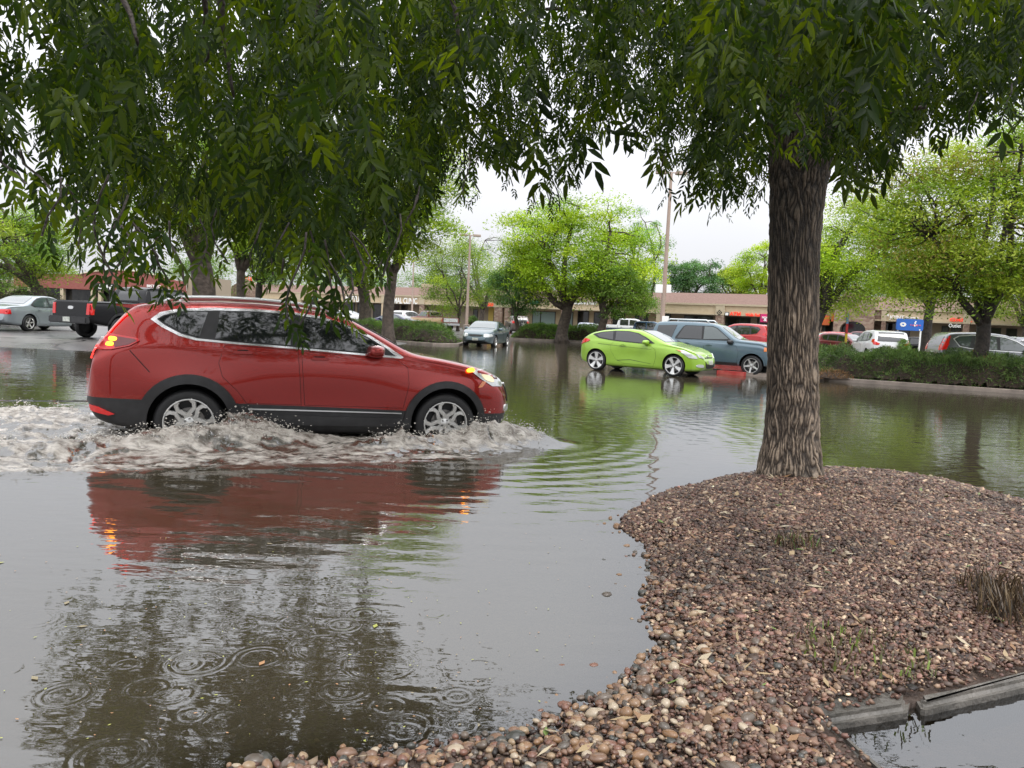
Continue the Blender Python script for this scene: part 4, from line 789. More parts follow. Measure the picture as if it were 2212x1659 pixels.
# ---- grey blue sedan facing us
def place(px, d, heading, sp, z, **kw):
    c = P(px, 700, d); return center_pos(sp, c, heading, z)
gb = paint('grey_blue_paint', (.10, .145, .165), .5, .3); bh = math.radians(-102)
bs = dict(sedan); cb_ = G(1040, 748, -.02)
make_car('grey_sedan', 'grey blue sedan facing the camera in shallow water between two juniper islands', 'car', bs, place(1052, 43.3, bh, sedan, -.06), bh, gb)
# ---- left group
silver = paint('silver_blue_paint', (.36, .41, .44), .55, .3)
ph = math.radians(81); ps = scale_spec(sedan, .95, 1.01)
make_car('silver_sedan', 'silver sedan with round red tail lamps parked left of the black pickup', 'car', ps, center_pos(ps, P(66,700,32.0)[:2]+np.array([math.cos(ph),math.sin(ph)])*.3, ph, .12), ph, silver)
s2 = paint('slate_paint', (.12, .15, .18), .5, .3); make_car('slate_sedan', 'slate grey car cut off by the left edge of the frame, beside the silver sedan', 'car', sedan, place(-62, 36, ph, sedan, .12), ph, s2)
bk = pbr('black_paint', (.006, .006, .007), .22, spec=.35); fp = with_paint(scale_spec(pick, 1., 1.0), bk); fh = math.radians(66); fp['mm'] = M['chrome']
fpos = P(153, 700, 26.6); FP, fbv = make_car('black_pickup', 'black crew cab pickup truck seen from behind, parked beside the silver sedan', 'pickup truck', fp, (fpos[0]+math.cos(fh)*1.22, fpos[1]+math.sin(fh)*1.22, .19), fh, bk, style='six')
b = MB(); b.box(-1.38, -1.20, -.95, .95, .55, .78, 0, .03); b.build('rear_bumper', M['black'], FP, True, 40)
patch(fbv, 'emblem', rpoly([(-.11, 1.04), (.11, 1.04), (.11, 1.13), (-.11, 1.13)]), 'B', M['chrome'], FP, .02)
b = MB(); b.box(-1.40, -1.385, -.17, .17, .60, .76, 0, 0); b.build('licence_plate', M['plate'], FP)
# ---- middle distance
navy = paint('navy_paint', (.012, .014, .07), .3, .3); nh = math.radians(160)
make_car('navy_sedan', 'navy blue sedan behind the juniper and the dark left trunk', 'car', sedan, place(846, 66, nh, sedan, .02), nh, navy, detail=1)
white = paint('white_paint', (.75, .76, .77), .0, .35); wh = math.radians(62)
make_car('white_suv', 'white SUV seen from behind between the navy sedan and the two tone pickup', 'car', suv, place(884, 82, wh, suv, .3), wh, white, detail=1)
make_car('white_car', 'white car partly hidden behind the forked tree by the animal hospital shopfront', 'car', sedan, place(742, 74, math.radians(165), sedan, .2), math.radians(165), white, detail=1)
tan = paint('cream_paint', (.62, .42, .20), .0, .4); brn = paint('brick_paint', (.24, .06, .04), .0, .4)
th = math.radians(131); tp = dict(pick); tp.update(top=[(-1.25, .70), (-1.24, 1.18), (-1.18, 1.22), (1.10, 1.22), (1.15, 1.25), (1.24, 1.60), (1.34, 1.72), (1.6, 1.76), (2.2, 1.76), (2.45, 1.70), (2.9, 1.26), (3.0, 1.22), (4.0, 1.16), (4.25, 1.08), (4.30, .8), (4.32, .7)], wb=3.34,
    side=[('side_window', [(1.42, 1.66), (2.2, 1.68), (2.42, 1.60), (2.72, 1.24), (1.40, 1.24)], 'glass2', .01), ('side_stripe', [(-1.15, 1.12), (4.1, 1.06), (4.1, .72), (-1.15, .72)], tan, .006), ('tail_lamp', [(-1.22, 1.0), (-1.13, 1.0), (-1.13, .78), (-1.22, .78)], 'red_lamp', .012)],
    ends=[('tailgate', [(-.78, .80), (.78, .80), (.78, 1.14), (-.78, 1.14)], 'chromesat', .01, 'B', False), ('rear_window', [(-.7, 1.32), (.7, 1.32), (.62, 1.64), (-.62, 1.64)], 'plate', .008, 'B', False), ('rear_glass', [(-.6, 1.36), (.6, 1.36), (.55, 1.60), (-.55, 1.60)], 'glass', .014, 'B', False)], doors=[], mirror=None, clad=None)
tp['bot'] = [(a, b_*.95) for a, b_ in pick['bot'][:-2]]+[(4.2, .5), (4.32, .6)]; tp['belt'] = [(-1.25, 1.14), (3.0, 1.14), (4.32, .9)]; tp['plan'] = [(-1.25, .93), (-1.1, .96), (3.3, .96), (4.1, .93), (4.32, .84)]
TP, _b = make_car('old_pickup', 'old cream and brick red two tone pickup with its chrome tailgate towards us', 'pickup truck', tp, place(934, 73, th, tp, .03), th, brn, detail=1)
b = MB(); b.box(-1.40, -1.24, -.94, .94, .50, .70, 0, .03); b.build('rear_bumper', M['chromesat'], TP, True, 40)
sil2 = paint('bronze_paint', (.16, .13, .12), .5, .3); sp2 = scale_spec(suv, .95, .98); sh = math.radians(100)
SP, _b = make_car('small_suv', 'small dark SUV with a spare wheel on its tailgate behind the leaning young tree', 'car', sp2, place(1116, 73, sh, sp2, .1), sh, sil2, detail=1)
tm, rm = wheel_meshes(.33, .22, .2, 'five', 'rim'); w_ = link('spare_wheel', tm, SP); w_.location = (-1.0, -.22, .95); w_.rotation_euler = (0, 0, -math.pi/2); link('rim', rm, w_)
royal = paint('royal_blue_paint', (.02, .06, .35), .1, .35); lb = paint('pale_blue_paint', (.34, .40, .58), .2, .35)
rs = with_paint(sedan, royal); make_car('blue_coupe', 'pale blue car with a bright blue tail panel behind the middle juniper hedge', 'car', dict(sedan, ends=sedan['ends'][:2]+[('boot_panel', [(-.62, .60), (.62, .60), (.60, .86), (-.60, .86)], royal, .012, 'B', False)]+sedan['ends'][2:]), place(1268, 66, math.radians(84), sedan, .2), math.radians(84), lb, detail=1)
wp = with_paint(pick, white); make_car('white_pickup', 'white pickup truck parked behind the blue pickup, its cab above the green car roof', 'pickup truck', wp, place(1352, 68, math.radians(-8+0), wp, .12), math.radians(-8), white, detail=1, style='six')
db = paint('denim_blue_paint', (.06, .12, .22), .3, .3); dp_ = with_paint(scale_spec(pick, .95, .97), db); make_car('blue_pickup', 'denim blue pickup truck between the middle hedge and the tall lamp post', 'pickup truck', dp_, place(1392, 57, math.radians(-16), dp_, .10), math.radians(-16), db, detail=1)
rd = paint('bright_red_paint', (.48, .02, .025), .0, .35); make_car('red_suv', 'bright red SUV with a black roof rack behind the roof of the steel blue SUV', 'car', scale_spec(suv, 1., 1.06), place(1596, 45, math.radians(135), suv, .20), math.radians(135), rd, detail=1)
crm = paint('cream_white_paint', (.55, .50, .42), .2, .35); make_car('cream_suv', 'cream SUV behind the steel blue SUV, tight against the big trunk', 'car', scale_spec(suv, 1.02, 1.0), place(1668, 47, math.radians(160), suv, .05), math.radians(160), crm, detail=1)
# ---- right group
grey = paint('gun_grey_paint', (.155, .16, .175), .6, .28); gs = scale_spec(suv, 1., 1.0)
gs['side'] = [('window_trim', grow([(-.46, 1.42), (-.30, 1.52), (.2, 1.575), (.8, 1.58), (1.22, 1.545), (1.6, 1.42), (2.08, 1.13), (1.98, 1.065), (1.0, 1.085), (.1, 1.115), (-.28, 1.18)], .03), 'chromesat', .005)]+[(n, p, 'glass2' if m_ == 'glass' else m_, o+.003) for n, p, m_, o in gs['side'] if n != 'tail_lamp']+[('tail_lamp', [(-.88, 1.05), (-.72, 1.03), (-.68, 1.12), (-.58, 1.52), (-.70, 1.54), (-.84, 1.22)], 'red_lamp', .011)]
gh = math.radians(-9); gz = .12; make_car('grey_crossover', 'gun grey crossover with tall red tail lamps parked behind the right juniper hedge', 'car', gs, place(2160, 28.3, gh, gs, gz), gh, grey)
vz = scale_spec(suv, 1.08, 1.0, 1.05); vh2 = math.radians(80); vz['ends'] = [e for e in vz['ends'] if e[0] not in ('tail_lamp', 'licence_plate', 'rear_window')]+[('tail_lamp', [(.55, 1.02), (.62, .94), (.86, .96), (.86, 1.16)], 'red_lamp', .012, 'B', True), ('licence_plate', [(-.16, .78), (.16, .78), (.16, .90), (-.16, .90)], 'plate', .014, 'B', False), ('tailgate_recess', [(-.5, .74), (.5, .74), (.42, .92), (-.42, .92)], 'white_lamp', .006, 'B', False), ('rear_window', [(-.68, 1.14), (.68, 1.14), (.60, 1.60), (-.60, 1.60)], 'glass', .008, 'B', False), ('bumper_trim', [(-.8, .40), (.8, .40), (.8, .52), (-.8, .52)], 'chromesat', .006, 'B', False)]
VZ, _b = make_car('white_crossover', 'pearl white crossover seen from behind, driving between the hedges on the right', 'car', vz, place(1900, 41, vh2, vz, .12), vh2, white)
mar = paint('maroon_paint', (.16, .012, .018), .3, .3); hs_ = scale_spec(suv, .93, .90); mh = math.radians(-62)
make_car('maroon_hatchback', 'maroon hatchback turning towards us beside the white crossover', 'car', hs_, place(1838, 53, mh, hs_, .22), mh, mar, detail=1)
make_car('crimson_suv', 'crimson SUV seen side on behind the low hedge right of the big trunk', 'car', suv, place(1782, 62, math.radians(176), suv, .25), math.radians(176), rd, detail=1)
make_car('dark_red_van', 'dull red car with its roof showing above the maroon hatchback', 'car', scale_spec(suv, 1., 1.05), place(1858, 66, math.radians(100), suv, .25), math.radians(100), mar, detail=1)
make_car('dark_suv', 'dark silver SUV at the right frame edge, tail lamp towards us', 'car', suv, place(2208, 40, math.radians(72), suv, .2), math.radians(72), grey, detail=1)
make_car('white_sedan', 'white sedan roof showing just behind the gun grey crossover', 'car', sedan, place(2150, 36, math.radians(-10), sedan, .42), math.radians(-10), white, detail=1)
make_car('charcoal_car', 'charcoal car under the blue board sign behind the white crossover', 'car', scale_spec(suv, .95, .95), place(1972, 58, math.radians(120), suv, .2), math.radians(120), bk, detail=1)
# ---------------------------------------------------------------- vegetation
M['bark'] = pbr('grey_bark', (.05, .038, .03), .8, noise=(6, (.13, .10, .08), 8.), bump=(14, 1., .06))
M['darkbark'] = pbr('dark_wet_bark', (.02, .016, .013), .7, noise=(7, (.055, .042, .034), 8.), bump=(14, 1., .05))
M['leaf'] = leafmat('crown_leaves', .34, .6)
M['ashleaf'] = leafmat('ash_leaves', .5, .5, (2.9, 2.5, .3))
[n for n in M['ashleaf'].node_tree.nodes if n.type == 'BSDF_PRINCIPLED'][0].inputs['Specular IOR Level'].default_value = .16
M['dark_duff'] = pbr('dark_duff', (.018, .012, .008), .9, noise=(14, (.05, .03, .02)))
M['needle'] = leafmat('juniper_needles', .15, .6, (1, 1.1, .6))
def quads(c, u, v):                                    # diamond leaves
    V = np.stack([c-u, c+v*.5-u*.1, c+u, c-v*.5-u*.1], 1); return V.reshape(-1, 3)
def rdir(n): d = rng.normal(size=(n, 3)); return d/np.linalg.norm(d, axis=1)[:, None]
def limb(mb, a, b, r0, r1, sag=0., n=7, seg=9, wig=.06):
    a, b = np.array(a, float), np.array(b, float); L_ = np.linalg.norm(b-a); pts = []; off = rng.normal(0, wig*L_, (3, 3)); off[:, 2] *= .6
    for i in range(seg):
        t = i/(seg-1); p = a*(1-t)+b*t; p = p+off[0]*math.sin(math.pi*t)+off[1]*.5*math.sin(2*math.pi*t)+off[2]*.25*math.sin(4*math.pi*t)+np.array([0, 0, sag*L_*4*t*(1-t)]); pts.append(p)
    mb.tube(pts, [r0*(1-t)+r1*t for t in np.linspace(0, 1, seg)], n); return pts
def tree(name, label, cat, px, pyb, Y, crown, cols, r, fork=.35, ncl=60, nleaf=9000, lsize=.16, flat=.45, csz=.22, mat='bark', lean=0., group=None, seed=0, open_=0., branches=True, zb=None):
    """crown = (x0, x1, ytop, ybottom) in the photograph at the tree's own distance Y"""
    global rng; old = rng; rng = np.random.default_rng(9000+seed+int(px)*7+int(Y))
    b = P(px, 700, Y); z0 = ground_z(b[0], b[1])-.1 if zb is None else zb
    base = np.array([b[0], b[1], float(z0)]); root = empty(name, base, 0.); tag(root, label, cat, group)
    xl, xr = P(crown[0], 700, Y)[0], P(crown[1], 700, Y)[0]; zt = P((crown[0]+crown[1])/2, crown[2], Y)[2]; zl = P((crown[0]+crown[1])/2, crown[3], Y)[2]
    c = np.array([(xl+xr)/2-base[0], 0, (zt+zl)/2-z0]); R_ = np.array([(xr-xl)/2, (xr-xl)/2*.85, (zt-zl)/2])
    # clump centres fill the outer crown
    d = rdir(ncl*3); rad = rng.uniform(.35, .93, ncl*3)**.7; q = d*rad[:, None]; lump = .82+.3*vn(d[:, 0]*1.7+seed, d[:, 2]*1.7+px)
    q = q*lump[:, None]; q = q[(q[:, 2] > -.80)][:ncl]; cl = c+q*R_
    tb = MB(); tr_top = np.array([lean*fork*3, 0, max(zl-z0, .4)+fork*R_[2]*1.0]); tr_top = np.array([c[0]*.25+lean, 0, max(.9, (zl-z0)*.9+fork*R_[2]*.5)])
    seg = 8; pts = [np.array([0, 0, 0])+ (tr_top)*t+np.array([.05*math.sin(5*t+px), .04*math.sin(4*t), 0])*r*4 for t in np.linspace(0, 1, seg)]
    tb.tube(pts, [r*(1.45-.45*min(1, t*5))*(1-.22*t) for t in np.linspace(0, 1, seg)], 12)
    prim = []; npm = 6
    for k in range(npm):
        a = 2*math.pi*k/npm+rng.uniform(-.4, .4); e = c+np.array([math.cos(a)*R_[0]*.55, math.sin(a)*R_[1]*.5, rng.uniform(-.25, .65)*R_[2]])
        if k == 0: e = c+np.array([0, 0, .7*R_[2]])
        s = pts[-1]-(pts[-1]-pts[-2])*rng.uniform(0, .8); prim.append(limb(tb, s, e, r*.58, r*.16, .03, 8))
    allp = np.array([p for l_ in prim for p in l_[2:]]); tw = MB()
    if branches:
        for p in cl:
            j = np.argmin(((allp-p)**2).sum(1)+.6*np.maximum(0, allp[:, 2]-p[2])**2); limb(tw if False else tb, allp[j], p, r*.15, r*.035, .02, 4, 6, .1)
    tb.build('trunk', M[mat], root, True)
    # leaves: flattened sprays about each clump
    nleaf = int(nleaf*2.3); per = rng.multinomial(nleaf, np.ones(len(cl))/len(cl)); idx = np.repeat(np.arange(len(cl)), per); n = len(idx)
    cs = 1.12*csz*min(R_[0], R_[2]*1.4)*rng.uniform(.6, 1.35, len(cl)); g = rdir(n)*(rng.random(n)**.55)[:, None]*np.array([1, 1, flat]); g[:, 2] -= .35*(g[:, 0]**2+g[:, 1]**2)
    p = cl[idx]+g*(cs[idx]*1.5)[:, None]
    u = rdir(n); u[:, 2] = -abs(u[:, 2])*.45-.12; u /= np.linalg.norm(u, axis=1)[:, None]; w = np.cross(u, rdir(n)*.75+g*.5+np.array([0, 0, 1.1])); w /= np.linalg.norm(w, axis=1)[:, None]
    l = lsize*1.05*rng.uniform(.6, 1.3, n)/2; V = quads(p, u*l[:, None], w*(l*.75)[:, None])
    cols = np.array(cols); ccol = cols[rng.integers(0, len(cols), len(cl))]; hgt = .9+.2*(q[:, 2] if len(q) == len(cl) else 0)
    col = (ccol*rng.uniform(.8, 1.15, (len(cl), 1)))[idx]*rng.uniform(.75, 1.25, (n, 1))
    mesh_np('crown', V, np.arange(4*n).reshape(n, 4), M['leaf'], root, col=np.repeat(np.clip(col, 0, 1), 4, 0)); rng = old; return root
YG = [(.30, .42, .035), (.25, .38, .03), (.36, .46, .045), (.18, .28, .025)]
LG = [(.40, .55, .025), (.34, .50, .025), (.48, .60, .04), (.24, .38, .025)]
MG = [(.17, .29, .045), (.13, .24, .04), (.23, .34, .05)]
BG = [(.09, .20, .075), (.12, .25, .08), (.15, .28, .09)]
OL = [(.32, .42, .04), (.28, .39, .035), (.38, .46, .05), (.32, .28, .06), (.20, .31, .03), (.30, .44, .04)]
TG = 'locust and ash trees around the car park'
T = lambda *a, **k: tree(*a, **k)
T('locust_tree', 'broad yellow green tree at the left edge above the silver sedan', 'tree', 105, 640, 42, (-190, 205, 420, 628), YG+MG, .36, nleaf=17000, ncl=90, lsize=.15, group=TG)
T('locust_tree', 'green tree with a pale trunk just left of the big left edge tree', 'tree', 24, 640, 58, (-160, 90, 480, 640), MG, .25, nleaf=7000, group=TG)
T('elm_tree', 'thick twin trunked tree rising behind the red car roof', 'tree', 432, 640, 31, (285, 600, 240, 560), YG+MG, .52, nleaf=13000, ncl=80, lsize=.15, mat='bark', group=TG, fork=.1)
T('locust_tree', 'slim straight tree next to the thick twin trunked one', 'tree', 515, 640, 38, (440, 640, 330, 590), YG, .25, nleaf=8000, group=TG)
T('ash_sapling', 'dark trunked tree in front of the arched shopfront', 'tree', 553, 640, 50, (470, 700, 400, 625), MG, .27, mat='darkbark', nleaf=8000, group=TG)
T('locust_tree', 'forked tree with yellow green tufts before the cream shop fascia', 'tree', 790, 690, 48, (650, 860, 380, 640), LG, .42, nleaf=10000, ncl=60, group=TG, fork=.5)
T('locust_tree', 'straight grey trunk rising out of the left juniper hedge', 'tree', 838, 712, 38.5, (700, 1010, 200, 600), LG+YG, .31, nleaf=16000, ncl=80, lsize=.15, group=TG, fork=.25)
T('young_ash', 'rounded mid green tree left of the thin lamp post', 'tree', 990, 705, 72, (890, 1090, 508, 700), YG+MG, .16, nleaf=12000, group=TG, flat=.6)
T('honey_locust', 'airy tree with bare twigs behind the thin lamp post', 'tree', 1040, 690, 88, (930, 1150, 490, 680), BG+MG, .3, nleaf=8000, ncl=70, csz=.16, group=TG)
T('young_ash', 'small dark green tree with a leaning trunk behind the middle hedge', 'tree', 1128, 705, 60, (1040, 1190, 560, 690), MG+BG, .2, nleaf=9000, group=TG, flat=.7, lean=-.5)
T('locust_tree', 'big bright lime green tree standing in the middle juniper hedge', 'tree', 1216, 712, 57, (1058, 1420, 408, 668), LG, .46, nleaf=26000, ncl=120, lsize=.20, csz=.2, flat=.35, group=TG, fork=.22)
T('ash_tree', 'darker green tree at the right end of the middle hedge', 'tree', 1297, 735, 55, (1235, 1410, 560, 690), MG, .33, nleaf=9000, group=TG, flat=.6)
T('ash_tree', 'tall mid green tree behind the bright lime tree', 'tree', 1385, 700, 78, (1320, 1440, 440, 700), [(.17, .36, .06), (.21, .40, .07)], .3, nleaf=9000, group=TG)
T('ash_tree', 'blue green tree over the shop roof right of the tall lamp post', 'tree', 1488, 690, 112, (1430, 1560, 548, 660), BG, .35, nleaf=9000, group=TG, lsize=.28)
T('locust_tree', 'low yellow green tree over the shop roof', 'tree', 1575, 690, 114, (1530, 1640, 575, 660), YG, .35, nleaf=8000, group=TG, lsize=.28)
T('locust_tree', 'thin tree with bare twigs poking out left of the big trunk', 'tree', 1640, 700, 98, (1560, 1730, 520, 655), LG, .3, nleaf=7000, ncl=50, csz=.17, group=TG, lsize=.24)
T('locust_tree', 'bright yellow green tree directly right of the big trunk', 'tree', 1748, 735, 44, (1690, 2010, 410, 690), LG+LG+YG, .34, nleaf=20000, ncl=110, lsize=.15, mat='darkbark', group=TG)
T('locust_tree', 'dark trunked tree behind the blue board sign', 'tree', 2006, 745, 50, (1880, 2130, 440, 665), YG, .33, nleaf=11000, mat='darkbark', group=TG)
T('honey_locust', 'spreading olive tree with black limbs in the right juniper hedge', 'tree', 2122, 790, 24.5, (1822, 2440, 240, 690), OL, .25, nleaf=34000, ncl=190, lsize=.125, csz=.18, flat=.4, mat='darkbark', group=TG, fork=.1)
T('ash_tree', 'green tree at the far right edge behind the parked cars', 'tree', 2215, 740, 62, (2090, 2350, 500, 720), MG+YG, .3, nleaf=12000, group=TG)
for i, (px, Y, x0, x1, y0) in enumerate([(-60, 118, -200, 60, 540), (150, 125, 60, 260, 575), (300, 130, 220, 400, 570), (420, 122, 340, 520, 545), (600, 150, 520, 720, 560), (760, 150, 660, 880, 560), (930, 150, 840, 1020, 570), (1110, 135, 1030, 1200, 560), (1260, 135, 1180, 1350, 540), (1800, 105, 1700, 1900, 540), (1960, 100, 1880, 2060, 560), (2120, 100, 2040, 2240, 540)]):
    T('background_tree', ['far green tree above the brick cafe roofs', 'far pale green tree on the skyline', 'far dark green tree behind the shops'][i % 3]+' '+['at the left edge', 'left of the cafe', 'over the cafe arch', 'right of the cafe', 'behind the twin trunked tree', 'behind the animal hospital', 'left of the thin lamp post', 'behind the leaning young tree', 'behind the lime green tree', 'just right of the big trunk', 'behind the blue board', 'at the right edge'][i], 'tree', px, 690, Y, (x0, x1, y0, 690), [MG, YG, BG][i % 3], .3, nleaf=5000, ncl=45, lsize=.34, csz=.25, branches=False, group='skyline trees beyond the shops')
# ---- juniper hedges on kerbed islands
def island(pts_d, top, name='kerb'):
    """closed outline of ground points -> soil bed and kerb ring"""
    A = np.array([G(a, b_, 0.)[:2] for a, b_ in pts_d]) if not isinstance(pts_d, np.ndarray) else pts_d
    c = A.mean(0); ar = 0.5*sum(A[i][0]*A[(i+1) % len(A)][1]-A[(i+1) % len(A)][0]*A[i][1] for i in range(len(A)))
    if ar < 0: A = A[::-1]
    inn = np.array(grow([tuple(p) for p in A], -.16)); n = len(A); mb = MB(); zb = -.4
    V = [(x, y, zb) for x, y in A]+[(x, y, top-.015) for x, y in A]+[tuple(np.append(A[i]*.86+inn[i]*.14, top)) for i in range(n)]+[(x, y, top) for x, y in inn]+[(x, y, top-.08) for x, y in inn]
    Fc = [(k*n+i, k*n+(i+1) % n, (k+1)*n+(i+1) % n, (k+1)*n+i) for k in range(4) for i in range(n)]; mb.add(V, Fc); tag(mb.build('kerb', M['kerb']), kind='structure')
    mb = MB(); mb.add([(x, y, top-.05) for x, y in inn], [tuple(range(n))]); tag(mb.build('planting_bed', M['soil']), kind='structure'); return A
def hedge(name, label, A, z0, hgt, nb, cols, blade=.11, inset=.35, seed=1, mound_r=.8, overhang=.0, group='low juniper hedges on the kerbed islands'):
    global rng; old = rng; rng = np.random.default_rng(seed)
    lo, hi = A.min(0), A.max(0); root = empty(name, (float(A[:, 0].mean()), float(A[:, 1].mean()), z0)); tag(root, label, 'hedge', group); org = np.array([A[:, 0].mean(), A[:, 1].mean(), z0])
    g = max((hi-lo).max()/170, .07); X, Y_ = np.meshgrid(np.arange(lo[0]-.3, hi[0]+.3, g), np.arange(lo[1]-.3, hi[1]+.3, g)); d = sdist(X, Y_, A)-inset+(fbm(X*1.3, Y_*1.3+seed, 3)-.5)*.9
    H = hgt*sm(-.05, mound_r, d)**.6*(.42+1.0*fbm(X*.95+seed, Y_*1.3, 3)); H = np.where(d < -.05, 0, H)
    pr = (H*sm(-.05, .25, d)).ravel(); pr = np.where(d.ravel() > -.02, .25+pr, 0); k = rng.choice(pr.size, nb, p=pr/pr.sum())
    x, y = X.ravel()[k]+rng.uniform(-g, g, nb), Y_.ravel()[k]+rng.uniform(-g, g, nb); t = 1-rng.random(nb)**1.9*.85; z = H.ravel()[k]*t
    gy_, gx_ = np.gradient(H, g); nrm = np.stack([-gx_.ravel()[k], -gy_.ravel()[k], np.ones(nb)*.55], -1); nrm /= np.linalg.norm(nrm, axis=1)[:, None]
    u = nrm+rng.normal(0, .5, (nb, 3)); u /= np.linalg.norm(u, axis=1)[:, None]; w = np.cross(u, rdir(nb)); w /= np.linalg.norm(w, axis=1)[:, None]
    cl = np.array(cols)[np.minimum((vn(x*2.3, y*2.3+seed)*len(cols)).astype(int), len(cols)-1)]*rng.uniform(.6, 1.35, (nb, 1))
    brown = (t < .36) & (rng.random(nb) < .75); cl[brown] = np.array((.07, .04, .025))*rng.uniform(.5, 1.4, (int(brown.sum()), 1)); dead = rng.random(nb) < .015; cl[dead] = (.25, .14, .07)
    l = blade*rng.uniform(.5, 1.3, nb)/2; p = np.stack([x, y, z+z0], -1)-org; V = quads(p+u*l[:, None]*.6, u*l[:, None], w*(l*.30)[:, None])
    mesh_np('foliage', V, np.arange(4*nb).reshape(nb, 4), M['needle'], root, col=np.repeat(np.clip(cl, 0, 1), 4, 0))
    Vc = np.stack([X.ravel(), Y_.ravel(), (H*.72).ravel()+z0], -1)-org; ny, nx = X.shape; gi = np.arange(nx*ny).reshape(ny, nx); Fq = np.stack([gi[:-1, :-1], gi[:-1, 1:], gi[1:, 1:], gi[1:, :-1]], -1).reshape(-1, 4)
    Fq = Fq[(d.ravel()[Fq] > 0).all(1)]; mesh_np('twigs', Vc, Fq, M['dark_duff'], root); rng = old; return root
JG = [(.10, .18, .04), (.14, .23, .055), (.08, .14, .035), (.17, .26, .07)]
JB = [(.13, .24, .035), (.17, .29, .05), (.10, .19, .03)]
# right island
f0, f1, f2 = G(1640, 806, 0)[:2], G(1790, 823, 0)[:2], G(2230, 853, 0)[:2]; f3 = G(2500, 868, 0)[:2]
A = np.array([f0, f1, f2, f3, f3+np.array([.6, 4.6]), f2+np.array([.4, 4.8]), f1+np.array([.6, 4.6]), f0+np.array([1.2, 3.0])]); A = island(A, .12)
hedge('juniper_hedge', 'long dark green juniper hedge on the right island, nearest hedge to the camera', A,   .06, .95, 95000, JG, .12, .45, 3, .8)
hedge('juniper_shrub', 'low russet and green juniper clump at the left end of the right island', np.array([G(1735, 822, 0)[:2], G(1850, 826, 0)[:2], G(1850, 826, 0)[:2]+[.3, 2.2], G(1735, 822, 0)[:2]+[.3, 2.2]]), .06, .34, 5000, [(.22, .12, .05), (.10, .15, .04), (.3, .17, .08)], .1, .1, 9, .5)
# middle island
f1, f2 = G(1096, 733.5, 0)[:2], G(1300, 743, 0)[:2]; A = np.array([f1+[-.2, 1.0], f1+[.4, 0], f2, f2+[2.2, 1.5], f2+[1.8, 7], f1+[.2, 7]]); A = island(A, .16)
hedge('juniper_hedge', 'bright green juniper hedge around the lime green tree in the middle', A, .1, 1.05, 40000, JB, .2, .5, 5, 1.1)
# left island, behind the red car
f1, f2 = G(700, 728, 0)[:2], G(935, 745, 0)[:2]; A = np.array([f1, f2, f2+[1.3, .9], f2+[1.5, 4.6], f1+[1.0, 7.]]); A = island(A, .10)
hedge('juniper_hedge', 'green juniper hedge behind the red car bonnet, nearest the straight grey trunk', A,   .05, 1.0, 40000, JB+JG, .16, .35, 6, .8)
# far right low hedge and others
def box_bed(px0, px1, Y, dep, top=.2):
    a, b_ = P(px0, 700, Y)[0], P(px1, 700, Y)[0]; return np.array([(a, Y), (b_, Y), (b_, Y+dep), (a, Y+dep)])
A = island(box_bed(1690, 1832, 56, 4), .42); hedge('juniper_hedge', 'low trimmed hedge beyond the road right of the big trunk', A, .36, .8, 9000, JB, .22, .3, 7, .7)
A = box_bed(1962, 2010, 37, 3); hedge('juniper_hedge', 'green hedge between the white and the gun grey crossovers', A, .1, 1.1, 8000, JB, .16, .1, 8, .5)
A = box_bed(-160, 100, 45, 2.5); hedge('boxwood_hedge', 'dark brown green clipped hedge behind the silver sedan', A, .1, 1.75, 14000, [(.05, .06, .02), (.07, .07, .03), (.04, .05, .02)], .2, .1, 11, .3)
A = box_bed(1000, 1040, 78, 3); hedge('juniper_shrub', 'rounded dark shrub at the foot of the thin lamp post', A, .25, 1.5, 5000, JG, .25, .1, 12, 1.2)
